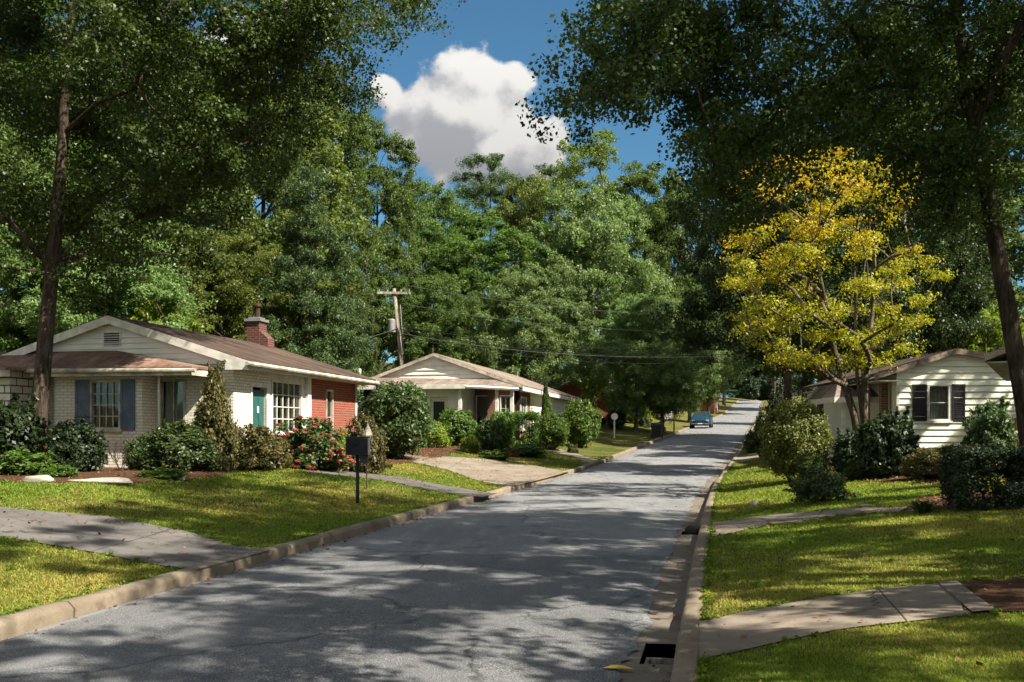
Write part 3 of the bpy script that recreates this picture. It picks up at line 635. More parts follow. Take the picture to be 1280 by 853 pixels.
def make_tree(name, seed, H, Wd, base, env, nclump, crad, nt, nl, L, leaf, bark, r0, lean=(0, 0), extra=None, flat=0.75, wr=0.55,
              shell_bias=0.42, stems=None, dmin=None, tint=None, up=0.35, droop=0.25, spread=0.75, tr=0.38, cshift=(0, 0), exr=0.5, clear=0):
    g = np.random.default_rng(seed); Rm = Wd / 2; ph = g.random(6) * 6.28
    C = []; dm = dmin or crad * 0.85; tries = 0
    while len(C) < nclump and tries < nclump * 60:
        tries += 1; t = g.random(); a = g.random() * 6.283
        lump = 1 + 0.20 * math.sin(2 * a + ph[0] + 3 * t) + 0.14 * math.sin(3 * a + ph[1] - 5 * t) + 0.10 * math.sin(7 * t + ph[2])
        r = Rm * float(env(t)) * lump * g.random() ** shell_bias; z = base + (H - base) * t; f = z / H
        c = np.array([r * math.cos(a) + lean[0] * f + cshift[0], r * math.sin(a) + lean[1] * f + cshift[1], z - crad * 0.5])
        if clear and abs(c[0] - lean[0] * f) < clear + crad * 0.6 and c[1] < 0.4 and c[2] < 11.5: continue
        if all(((c - q) ** 2).sum() > dm * dm for q in C): C.append(c)
    nmain = len(C)
    if extra: C += [np.array(q, float) for q in extra]
    C = np.array(C); Rr = crad * (0.7 + 0.6 * g.random(len(C))); Rr[nmain:] *= exr
    # skeleton
    th = base + (H - base) * 0.72; nodes, par = [], []
    if not stems:
        for k in range(10):
            f = k / 9; z = th * f
            nodes.append(np.array([lean[0] * z / H + 0.10 * math.sin(3 * f + ph[3]) * f * r0 * 3, lean[1] * z / H + 0.10 * math.cos(4 * f + ph[4]) * f * r0 * 3, z - (0.25 if k == 0 else 0)])); par.append(k - 1)
        ntr = 10
    else:
        nodes.append(np.array([0, 0, -0.2])); par.append(-1)
        for (sx, sy, sh) in stems:
            for k in range(1, 7):
                f = k / 6; nodes.append(np.array([sx * f ** 1.3 + 0.06 * math.sin(9 * f + sx), sy * f ** 1.3 + 0.06 * math.cos(7 * f + sy), sh * f]))
                par.append(0 if k == 1 else len(nodes) - 2)
        ntr = len(nodes)
    tz = min(base * 0.72, H * 0.5)
    order = np.argsort(np.hypot(C[:, 0] - lean[0] * C[:, 2] / H, C[:, 1]) + 0.3 * C[:, 2] + 100 * (np.arange(len(C)) >= nmain))
    for i in order:
        c = C[i]; best, bi = 1e9, 0
        for j, q in enumerate(nodes):
            if j < ntr and (q[2] < tz or (extra and i >= nmain)): continue
            d = c - q; dist = math.sqrt((d * d).sum()); h = math.hypot(d[0], d[1])
            cost = dist + 2.6 * max(0, -d[2]) + 0.9 * max(0, h * 0.55 - d[2]) + (0.25 * crad if j >= ntr else 0)
            if extra and i >= nmain: cost = dist + 0.8 * max(0, d[2])
            if cost < best: best, bi = cost, j
        nodes.append(c.copy()); par.append(bi)
    cnt = np.ones(len(nodes))
    for i in range(len(nodes) - 1, 0, -1):
        if par[i] >= 0: cnt[par[i]] += cnt[i] if i >= ntr or stems else cnt[i]
    rad = np.maximum(r0 * np.sqrt(cnt / cnt[0]) * (0.62 if not stems else 0.95), 0.012 * (H / 10))
    if extra:
        for q, i in enumerate(order):
            if i >= nmain: rad[ntr + q] = min(rad[ntr + q], 0.035)
    if not stems:
        for k in range(10): rad[k] = max(r0 * (1 - 0.72 * k / 9) * (1.35 if k == 0 else 1.0), rad[k] * 0.5)
    tm = trunk_mesh('trunk', nodes, par, rad, bark, g)
    V, rnd, P = tufts(C[:nmain], Rr[:nmain], nt, nl, L, g, flat=flat, wr=wr, up=up, droop=droop, spread=spread, tr=tr)
    if extra:
        V2, rnd2, P2 = tufts(C[nmain:], Rr[nmain:], max(4, nt // 2), int(nl * 0.62) + 6, L, g, flat=flat, wr=wr, up=up, droop=droop, spread=spread, tr=tr * 1.25)
        V, rnd, P = np.concatenate([V, V2]), np.concatenate([rnd, rnd2]), np.concatenate([P, P2])
    tn = None
    if tint == 'height': tn = np.clip((P[:, 2] / H - 0.70) * 1.5 + 0.25 * np.sin(P[:, 0] * 1.7 + P[:, 1]) + 0.25 * (g.random(len(P)) - 0.5) + 0.2 * np.clip(-P[:, 0] / Rm, 0, 1), 0, 1)
    cm = mesh_np('crown', V, np.arange(len(V)).reshape(-1, 4), leaf, rnd, tn)
    return dict(trunk=tm, crown=cm, H=H, W=Wd)

TREES = {}
def tree_kind(k, **kw): TREES[k] = make_tree(k, **kw)
tree_kind('broad_oak', seed=1, H=18, Wd=12, base=2.8, env=env_round, nclump=135, crad=1.25, nt=14, nl=76, L=0.175, leaf=M['oak'], bark=M['bark'], r0=0.32)
tree_kind('broad_olive', seed=2, H=18, Wd=11, base=3.0, env=env_oval, nclump=110, crad=1.2, nt=14, nl=76, L=0.175, leaf=M['olive'], bark=M['bark'], r0=0.28)
tree_kind('pale_round', seed=3, H=14, Wd=11, base=2.6, env=env_round, nclump=120, crad=1.1, nt=15, nl=76, L=0.165, leaf=M['light'], bark=M['bark2'], r0=0.24)
tree_kind('tall_green', seed=4, H=22, Wd=9, base=4.0, env=env_oval, nclump=120, crad=1.15, nt=14, nl=76, L=0.175, leaf=M['oak'], bark=M['bark'], r0=0.28)
tree_kind('tall_sparse', seed=5, H=22, Wd=9, base=8.0, env=env_round, nclump=60, crad=1.15, nt=11, nl=70, L=0.165, leaf=M['olive'], bark=M['bark2'], r0=0.26, flat=0.6)
tree_kind('pine', seed=6, H=24, Wd=8, base=9.0, env=env_oval, nclump=75, crad=1.1, nt=15, nl=90, L=0.2, leaf=M['pine'], bark=M['bark'], r0=0.26, flat=0.5, wr=0.22)
tree_kind('soft_conifer', seed=7, H=14, Wd=6.5, base=0.8, env=env_cone, nclump=110, crad=0.85, nt=14, nl=90, L=0.155, leaf=M['pine'], bark=M['bark'], r0=0.2, flat=0.5, wr=0.25, droop=0.8)
tree_kind('dark_broad', seed=8, H=15, Wd=11, base=3.0, env=env_round, nclump=120, crad=1.2, nt=14, nl=78, L=0.16, leaf=M['dark'], bark=M['bark'], r0=0.25)
tree_kind('dark_high', seed=18, H=15, Wd=11, base=5.2, env=env_round, nclump=110, crad=1.15, nt=14, nl=78, L=0.15, leaf=M['dark'], bark=M['bark'], r0=0.22)
tree_kind('lime_small', seed=9, H=6, Wd=5, base=0.8, env=env_round, nclump=60, crad=0.65, nt=11, nl=40, L=0.15, leaf=M['lime'], bark=M['bark2'], r0=0.09)
tree_kind('red_small', seed=10, H=5, Wd=4, base=0.8, env=env_round, nclump=40, crad=0.6, nt=10, nl=40, L=0.13, leaf=M['red'], bark=M['bark'], r0=0.08)
tree_kind('shade', seed=12, H=16, Wd=10, base=4.6, env=env_round, nclump=72, crad=0.9, nt=9, nl=72, L=0.14, leaf=M['near'], bark=M['bark'], r0=0.22, flat=0.45, dmin=1.1, tr=0.32)
CNT = {}
def tree(kind, name, x, d, top_y, w_px, label, group=None, rz=None, cat='tree'):
    T = TREES[kind]; b = on(x, d, -0.12); ztop = EYE + (HY - top_y) / F * d
    o = empty(name, b, 0.0); sz = (ztop - b.z) / T['H']; sx = (w_px * d / F) / T['W']
    c = CNT[kind] = CNT.get(kind, 0) + 1
    o.rotation_euler = (0, 0, (c * 2.4) if rz is None else rz); o.scale = (sx, sx, sz)
    link('trunk', T['trunk'], o); link('crown', T['crown'], o); return tag(o, label, cat, group)

G1 = 'woodland trees behind the left hand houses'; G2 = 'woodland trees closing the view up the hill'; G3 = 'tall trees behind the right hand house'
for a in [
 ('tall_green', 'broadleaf_tree', 70, 44, -40, 330, 'tall dark green tree behind the left end of the brown roofed white house', G1),
 ('broad_oak', 'broadleaf_tree', 215, 47, 40, 340, 'wide green tree rising behind the ridge of the brown roofed white house', G1),
 ('broad_olive', 'broadleaf_tree', 330, 54, 95, 270, 'olive green tree above the red chimney of the nearest left house', G1),
 ('tall_green', 'broadleaf_tree', 398, 64, 88, 165, 'tall green tree whose top stands left of the white cloud', G1),
 ('soft_conifer', 'conifer_tree', 388, 43, 190, 150, 'blue green conifer just right of the red chimney', G1),
 ('tall_green', 'broadleaf_tree', 472, 72, 150, 120, 'green tree with a pointed top at the left edge of the sky gap', G1),
 ('pale_round', 'broadleaf_tree', 130, 37, 280, 250, 'low pale green tree behind the louvred gable of the white house', G1),
 ('broad_oak', 'broadleaf_tree', -30, 34, 120, 260, 'dark green tree at the left edge of the picture behind the house corner', G1),
 ('lime_small', 'broadleaf_tree', 205, 37, 368, 130, 'small lime green tree showing over the brown roof ridge', G1),
 ('broad_olive', 'broadleaf_tree', 275, 42, 290, 170, 'low olive tree directly behind the red chimney', G1),
 ('broad_oak', 'broadleaf_tree', 432, 52, 330, 90, 'low dark green tree left of the utility pole', G1),
 ('broad_oak', 'broadleaf_tree', 545, 92, 232, 140, 'rounded green tree above the utility pole', G2),
 ('pine', 'pine_tree', 612, 130, 192, 100, 'dark pine with a rounded top in the middle of the skyline below the cloud', G2),
 ('tall_green', 'broadleaf_tree', 590, 80, 270, 160, 'green tree standing behind the gable of the second left house', G2),
 ('broad_olive', 'broadleaf_tree', 660, 120, 222, 120, 'yellowish green tree right of the dark skyline pine', G2),
 ('tall_sparse', 'broadleaf_tree', 752, 112, 160, 130, 'tall open tree with bare limbs highest on the skyline right of the cloud', G2),
 ('pine', 'pine_tree', 690, 135, 205, 110, 'dark pine on the skyline left of the tall open tree', G2),
 ('pale_round', 'broadleaf_tree', 742, 84, 238, 185, 'big pale green tree in the centre lit by the sun', G2),
 ('pale_round', 'broadleaf_tree', 665, 70, 330, 145, 'pale green tree over the roof of the second left house', G2),
 ('broad_oak', 'broadleaf_tree', 540, 66, 345, 130, 'low green tree right beside the utility pole', G2),
 ('tall_green', 'broadleaf_tree', 806, 105, 205, 120, 'tall green tree right of the big pale tree', G2),
 ('pale_round', 'broadleaf_tree', 795, 72, 370, 125, 'leafy tree on a dark trunk beyond the second left house', G2),
 ('pale_round', 'broadleaf_tree', 828, 74, 372, 115, 'full leafy roadside tree above the black wheeled bin', G2),
 ('pale_round', 'broadleaf_tree', 862, 104, 365, 105, 'pale roadside tree above the parked blue car', G2),
 ('pale_round', 'broadleaf_tree', 886, 150, 390, 70, 'small pale roadside tree near the top of the road', G2),
 ('dark_broad', 'broadleaf_tree', 850, 140, 235, 110, 'dark tree standing far off above the roadside on the left', G2),
 ('dark_broad', 'broadleaf_tree', 905, 190, 330, 90, 'far dark tree left of the road where it tops the hill', G2),
 ('dark_high', 'broadleaf_tree', 1000, 225, 330, 120, 'dark tree leaning over the right side of the road close to the crest', G2),
 ('dark_high', 'broadleaf_tree', 968, 150, 300, 100, 'dark tree arching over the right kerb far up the road', G2),
 ('dark_high', 'broadleaf_tree', 966, 200, 345, 85, 'dark tree arching over the road just below the crest', G2),
 ('soft_conifer', 'conifer_tree', 930, 286, 405, 52, 'conifer at the far left end of the road beyond the crest', G2),
 ('soft_conifer', 'conifer_tree', 950, 292, 412, 56, 'conifer in line with the middle of the road beyond the crest', G2),
 ('soft_conifer', 'conifer_tree', 972, 288, 400, 56, 'conifer at the far right end of the road beyond the crest', G2),
 ('dark_broad', 'broadleaf_tree', 962, 290, 400, 100, 'dark tree closing the far end of the road', G2),
 ('broad_oak', 'broadleaf_tree', 935, 300, 400, 80, 'dim green tree beyond the crest of the road', G2),
 ('dark_broad', 'broadleaf_tree', 1005, 170, 280, 140, 'dark tree on the right side of the road near the crest', G2),
 ('dark_broad', 'broadleaf_tree', 1036, 100, 330, 120, 'dark tree overhanging the right kerb halfway up the road', G2),
 ('dark_high', 'broadleaf_tree', 985, 36, 150, 300, 'dark tree rising behind the big round clipped shrub', G3),
 ('dark_high', 'broadleaf_tree', 1025, 62, 110, 220, 'dark tree directly behind the yellow maple', G3),
 ('tall_green', 'broadleaf_tree', 1105, 52, 20, 260, 'tall dark green tree behind the porch of the cream sided house', G3),
 ('broad_oak', 'broadleaf_tree', 1235, 60, 60, 320, 'wide green tree behind the roof of the cream sided house', G3),
 ('dark_broad', 'broadleaf_tree', 1150, 44, 240, 200, 'shadowy low tree behind the ridge of the cream sided house', G3),
 ('lime_small', 'broadleaf_tree', 1232, 44, 378, 105, 'bright lime tree glowing above the cream house roof', G3),
 ('red_small', 'ornamental_tree', 1142, 44, 420, 60, 'small dark red leaved tree behind the cream house roof', G3),
]: tree(*a)
# off-frame neighbours on the right whose shade falls across the road, lawn and cream house
def shade_tree(x, y, h, w, label):
    T = TREES['shade']; z = float(ground(x, y)) - 0.1; o = empty('broadleaf_tree', (x, y, z), x + y); o.scale = (w / T['W'], w / T['W'], h / T['H'])
    link('trunk', T['trunk'], o); link('crown', T['crown'], o); tag(o, label, 'tree', 'shade trees on the right')
shade_tree(9.5, 6.3, 16, 11, 'tree on the near right lawn whose shade dapples the foreground road')
shade_tree(5.8, 0.6, 15, 11, 'tree on the verge behind the viewpoint casting dappled shade')
shade_tree(14.5, 9.0, 16, 10, 'tree beyond the right edge shading the near right lawn')
shade_tree(22.5, 25.0, 14, 8, 'unseen tree added beyond the right edge to shade the cream house')  # added out of view to keep part of the sun off the cream siding

def undergrowth():
    g = np.random.default_rng(91); C, Rr = [], []
    for _ in range(330):
        y = 26 + 300 * g.random() ** 1.2; side = -1 if g.random() < 0.6 else 1
        te = (19 + 26 * g.random()) if side < 0 else (17 + 22 * g.random())
        x = float(Xc(y)) + side * (te + 2.9); C.append((x, y)); Rr.append(1.3 + 1.6 * g.random())
    for _ in range(110): C.append((float(Xc(290)) + 90 * (g.random() - 0.5), 284 + 24 * g.random())); Rr.append(2.6 + 2.2 * g.random())
    C = np.array(C); Rr = np.array(Rr); z = ground(C[:, 0], C[:, 1])
    P3 = np.column_stack([C, z + Rr * 0.6]); V, rnd, P = tufts(P3, Rr, 14, 48, 0.26, g, flat=1.1, tr=0.4)
    tag(link('undergrowth', mesh_np('undergrowth', V, np.arange(len(V)).reshape(-1, 4), M['dark'], rnd)), 'dark understorey thickets at the edge of the woods', 'undergrowth', kind='stuff')
undergrowth()
def solo(T, name, loc, label, cat='tree', rz=0.0):
    o = empty(name, loc, rz); link('trunk', T['trunk'], o); link('crown', T['crown'], o); return tag(o, label, cat)
# big left tree
LB = px(42, 590, 22.6); LB.z = float(ground(LB.x, LB.y)) - 0.1
Lx = lambda x, y, d: tuple(px(x, y, d) - LB)
TA = make_tree('left', 21, 17, 12.5, 6.2, env_round, 150, 1.2, 24, 92, 0.080, M['near'], M['bark'], 0.205, wr=0.72, clear=1.0, lean=(1.3, 0.2), tr=0.36,
               exr=0.62,
               extra=[Lx(x - 62, y, 20.5 + (i % 5) * 0.4) for i, (x, y) in enumerate(((345, 20), (375, 10), (400, 30), (425, 8), (440, 35), (465, 14), (480, 4), (455, 55), (420, 62), (300, 60), (335, 75), (370, 60), (390, 85), (340, 110), (375, 125),
                      (330, 150), (295, 190), (330, 200), (260, 235), (300, 250), (290, 300), (310, 330), (205, 290), (240, 320), (190, 320), (20, 255), (10, 330), (230, 180), (195, 240), (170, 350), (10, 200)))])
solo(TA, 'broadleaf_tree', LB, 'big tree with a tall bare trunk in front of the white brick house')
# big right tree
RB = px(1304, 630, 14.4); RB.z = float(ground(RB.x, RB.y)) - 0.1
Rx = lambda x, y, d: tuple(px(x, y, d) - RB)
eg = np.random.default_rng(77)
ext = [(x + (48 if x < 800 else 24 if x < 860 else 0) + eg.normal(0, 8), y + eg.normal(0, 8), 12.2 + (x - 700) / 220 + eg.normal(0, 0.5)) for x, y in
       ((690, 128), (705, 105), (715, 80), (712, 50), (735, 25), (745, 62), (740, 100), (770, 15), (775, 55), (780, 88), (805, 30), (810, 70), (815, 110), (845, 20), (850, 60), (845, 100), (855, 140),
        (885, 30), (885, 75), (880, 120), (890, 165), (870, 190), (925, 20), (925, 65), (920, 110), (930, 155), (915, 200), (925, 240), (930, 275), (965, 40), (970, 90), (965, 140), (960, 185), (1010, 30), (1010, 80), (1015, 130),
        (1000, 170), (1060, 40), (1060, 95), (1065, 145), (1110, 30), (1110, 90), (1120, 140), (1100, 185), (1160, 40), (1165, 100), (1165, 160), (1150, 210), (1130, 250), (1210, 60), (1215, 120), (1205, 180), (1195, 240),
        (1260, 30), (1265, 100), (1255, 160), (1240, 215), (750, 5), (790, 0), (660, 140), (700, 118), (725, 62), (760, 90), (800, 60), (835, 80), (865, 45), (870, 135), (905, 50), (905, 100), (905, 175), (890, 215), (905, 255), (945, 220), (950, 165), (985, 110), (990, 60), (985, 215), (1035, 55), (1040, 110), (1040, 160), (1085, 60), (1090, 115), (1085, 165), (1135, 70), (1140, 115), (1135, 185), (1130, 225), (1160, 250), (1185, 65), (1190, 130), (1180, 175), (1170, 215), (1200, 270), (1175, 280), (1235, 90), (1240, 150), (1225, 200), (1225, 250), (1150, 280))]
TB = make_tree('right', 22, 15, 11, 7.2, env_round, 110, 1.05, 20, 100, 0.058, M['near'], M['bark'], 0.145, wr=0.72, lean=(-2.8, -0.4), cshift=(1.9, -0.6), tr=0.36, exr=0.62,
               extra=[Rx(*q) for q in ext])
solo(TB, 'broadleaf_tree', RB, 'dark overhanging tree with a leaning trunk at the right edge')
# yellow maple
YB = on(1076, 25.2, -0.05)
TY = make_tree('yellow', 23, 8.2, 6.1, 3.0, env_round, 112, 0.50, 11, 34, 0.075, M['yellow'], M['bark2'], 0.17, flat=0.32, stems=[(-0.9, 0.2, 4.6), (0.25, -0.3, 5.2), (0.55, 0.5, 4.8), (-0.15, 0.1, 5.6)],
               dmin=0.5, tint='height', up=0.65, spread=0.7, tr=0.45, cshift=(-0.85, 0))
solo(TY, 'maple_tree', YB, 'yellow autumn maple with several thin stems in front of the cream house')

# ------------------------------------------------------------------ shrubs (unit meshes, 1 m wide and 1 m tall)
def make_shrub(seed, shape, leaf, nt=150, nl=90, L=0.055, tr=0.12, rough=0.10, wr=0.55, stems=7, bark=None, up=0.35, spread=0.7, droop=0.2, flowers=0, fleaf=None, sprigs=0, fill=0.25):
    g = np.random.default_rng(seed); C = []
    while len(C) < nt:
        d = nrm(g.normal(0, 1, 3)); t = g.random()
        r = (1 - fill * g.random()) + g.normal(0, rough)
        if shape == 'round': c = np.array([0.42 * d[0] * r, 0.42 * d[1] * r, 0.50 + 0.42 * d[2] * r])
        elif shape == 'dome': c = np.array([0.44 * d[0] * r, 0.44 * d[1] * r, 0.12 + 0.78 * abs(d[2]) * r])
        elif shape == 'cone':
            a = g.random() * 6.283; rr = 0.44 * (1 - t) ** 0.85 * r + 0.02; c = np.array([rr * math.cos(a), rr * math.sin(a), 0.05 + 0.92 * t])
        elif shape == 'box':
            q = g.random(3) * 2 - 1; k = g.integers(0, 3); q[k] = (1 if k == 2 else np.sign(q[k])) * (1 - 0.25 * g.random() * fill * 4); c = np.array([q[0] * 0.44, q[1] * 0.44, 0.5 + q[2] * 0.43]) + g.normal(0, 0.012, 3)
        else:  # loose
            c = np.array([0.40 * d[0], 0.40 * d[1], 0.48 + 0.42 * d[2]]) * (0.35 + 0.75 * g.random() ** 0.5) ; c[2] = max(c[2], 0.05)
        C.append(c)
    C = np.array(C); ctr = np.array([0, 0, 0.42])
    sp = []
    for _ in range(sprigs):
        c = C[g.integers(len(C))]; dd = nrm(c - ctr + np.array([0, 0, 0.35]) + g.normal(0, 0.2, 3))
        for k in range(5): sp.append(c + dd * (0.05 + 0.05 * k))
    if sp: C = np.concatenate([C, np.array(sp)])
    m = len(C); rr = tr * (0.6 + 0.7 * g.random(m)); nls = nl
    if sp: rr[-len(sp):] = tr * 0.35
    ld = nrm(g.normal(0, 1, (m, nls, 3))); lo = ld * g.random((m, nls, 1)) ** 0.45 * rr[:, None, None]
    P = (C[:, None] + lo).reshape(-1, 3); out = nrm(nrm(np.repeat(C - ctr, nls, 0)) + 0.6 * ld.reshape(-1, 3))
    keep = P[:, 2] > 0.0
    if sp:
        idx = np.repeat(np.arange(m), nls); keep &= (idx < m - len(sp)) | (g.random(len(P)) < 0.2)
    P, out = P[keep], out[keep]; tuft_r = np.repeat(g.random(m), nls)[keep]
    V = leaf_quads(P, out, L, wr, g, up, spread, droop); rnd = np.clip(0.5 * g.random(len(P)) + 0.5 * tuft_r, 0, 1)
    res = dict(foliage=mesh_np('foliage', V, np.arange(len(V)).reshape(-1, 4), leaf, rnd))
    mb = MB()
    for k in range(stems):
        c = C[g.integers(len(C))]; b = np.array([g.normal(0, 0.05), g.normal(0, 0.05), -0.05]); mid = b * 0.4 + c * 0.6; mid[2] *= 0.8
        mb.tube([b, mid, c], [0.016, 0.011, 0.004], 5, cap=False)
    if stems:
        me = bpy.data.meshes.new('stem'); me.from_pydata(mb.v, [], mb.f); me.update(); me.materials.append(bark or M['bark']); res['stem'] = me
    if flowers:
        ii = g.integers(0, len(C), flowers); fc = C[ii] + nrm(C[ii] - ctr) * tr * 0.8; fl = 18
        ld = nrm(g.normal(0, 1, (flowers, fl, 3))); FP = (fc[:, None] + ld * 0.024).reshape(-1, 3)
        FV = leaf_quads(FP, nrm(ld.reshape(-1, 3) + np.array([0, 0, 0.4])), 0.036, 0.8, g, 0.4, 0.3)
        res['blossom'] = mesh_np('blossom', FV, np.arange(len(FV)).reshape(-1, 4), fleaf, np.repeat(g.random(flowers), fl))
    return res
SH = dict(
 glossy=make_shrub(31, 'round', M['shrub'], nt=220, nl=85, L=0.042, tr=0.105),
 clipped=make_shrub(32, 'box', M['shrubdark'], nt=380, nl=90, L=0.04, tr=0.11, fill=0.2),
 hedge=make_shrub(33, 'box', M['bright'], nt=220, nl=80, L=0.045, tr=0.11, fill=0.2),
 ball=make_shrub(34, 'round', M['bright'], nt=190, nl=85, L=0.05, tr=0.11),
 bigball=make_shrub(35, 'round', M['oliveshrub'], nt=280, nl=95, L=0.034, tr=0.10, rough=0.05),
 loose=make_shrub(36, 'loose', M['shrub'], nt=150, nl=70, L=0.07, tr=0.12, sprigs=14),
 loosedark=make_shrub(37, 'loose', M['shrubdark'], nt=170, nl=75, L=0.07, tr=0.12, sprigs=12),
 azalea=make_shrub(38, 'dome', M['shrub'], nt=170, nl=80, L=0.06, tr=0.12, flowers=620, fleaf=M['blossom'], rough=0.14, sprigs=5),
 azalea_dark=make_shrub(39, 'dome', M['shrubdark'], nt=170, nl=75, L=0.065, tr=0.12, flowers=3, fleaf=M['red'], rough=0.14, sprigs=8),
 mound=make_shrub(40, 'dome', M['shrub'], nt=190, nl=85, L=0.055, tr=0.12, rough=0.10, sprigs=6),
 bronze=make_shrub(41, 'dome', M['bronze'], nt=170, nl=80, L=0.06, tr=0.12, rough=0.14, sprigs=5),
 holly=make_shrub(42, 'cone', M['bronze'], nt=210, nl=85, L=0.05, tr=0.10, rough=0.25, sprigs=10),
 cone=make_shrub(43, 'cone', M['bright'], nt=180, nl=80, L=0.05, tr=0.09, rough=0.08),
 conedark=make_shrub(44, 'cone', M['shrubdark'], nt=180, nl=80, L=0.05, tr=0.09, rough=0.08),
 lime=make_shrub(45, 'dome', M['lime'], nt=140, nl=75, L=0.065, tr=0.13, rough=0.12, sprigs=5),
 low=make_shrub(46, 'loose', M['bright'], nt=110, nl=60, L=0.09, tr=0.14, sprigs=8),
 ferny=make_shrub(52, 'dome', M['shrub'], nt=110, nl=60, L=0.085, tr=0.13, rough=0.2, wr=0.3, sprigs=26, droop=0.6),
 redlow=make_shrub(47, 'dome', M['red'], nt=120, nl=70, L=0.07, tr=0.13, rough=0.1),
 rustlow=make_shrub(48, 'dome', M['rust'], nt=120, nl=70, L=0.07, tr=0.13, rough=0.1),
 pinkball=make_shrub(49, 'dome', M['shrub'], nt=120, nl=70, L=0.07, tr=0.13, flowers=90, fleaf=M['blossom']),
)
def make_bladed(seed, leaf):
    g = np.random.default_rng(seed); V, Fq = [], []
    for k in range(90):
        a = g.random() * 6.283; r = 0.35 + 0.2 * g.random(); h = 0.55 + 0.45 * g.random(); b = np.array([g.normal(0, 0.07), g.normal(0, 0.07), 0]); s = np.array([-math.sin(a), math.cos(a), 0]); o = np.array([math.cos(a), math.sin(a), 0])
        prev = None
        for j in range(5):
            f = j / 4; p = b + o * r * f ** 1.6 + np.array([0, 0, h * (f - 0.45 * f ** 3)]); w = 0.028 * (1 - f ** 3) + 0.002; i = len(V); V += [p - s * w, p + s * w]
            if prev is not None: Fq.append((prev, prev + 1, i + 1, i))
            prev = i
    Fq = np.array(Fq); return dict(foliage=mesh_np('foliage', np.array(V), Fq, leaf, np.repeat(g.random(90), 4)))
SH['blades'] = make_bladed(50, M['bright'])
def make_bare(seed):
    g = np.random.default_rng(seed); mb = MB()
    def br(p, d, l, r, lv):
        q = p + d * l; mb.tube([p, p + d * l * 0.5 + Vector(g.normal(0, 0.02, 3)), q], [r, r * 0.8, r * 0.55], 4, cap=False)
        if lv:
            for _ in range(3): br(p.lerp(q, 0.5 + 0.5 * g.random()), (d + Vector(g.normal(0, 0.45, 3)) + Vector((0, 0, 0.15))).normalized(), l * 0.62, r * 0.55, lv - 1)
    for k in range(6): br(Vector((g.normal(0, 0.05), g.normal(0, 0.05), -0.03)), (Vector((g.normal(0, 0.4), g.normal(0, 0.4), 1))).normalized(), 0.42, 0.016, 3)
    me = bpy.data.meshes.new('stem'); me.from_pydata(mb.v, [], mb.f); me.update(); me.materials.append(M['bark']); return dict(stem=me)
SH['bare'] = make_bare(51)
scount = 0
def shrub(kind, name, x, by, w, h, label, group=None, cat='shrub', d=None, depth=None):
    global scount; scount += 1
    if d is None: X, Y, Z = hit(x, by)
    else: X, Y = (x - CX) / F * d, d; Z = float(ground(X, Y))
    Y += 0.4 * w * Y / F if d is None else 0
    X = (x - CX) / F * Y; Z = float(ground(X, Y))
    wm = w * Y / F; hm = h * Y / F
    if d is not None and d < 60 and kind not in ('low', 'redlow', 'pinkball', 'blades'): hm = EYE + (HY - (by - h)) * Y / F - Z + 0.03
    o = empty(name, (X, Y, Z - 0.03), 0.0); o.scale = (wm, (depth or wm), hm)
    if kind not in ('clipped', 'hedge'): o.rotation_euler = (0, 0, scount * 1.9)
    else: o.rotation_euler = (0, 0, -A_ROAD)
    for part, me in SH[kind].items(): link(part, me, o)
    return tag(o, label, cat, group)
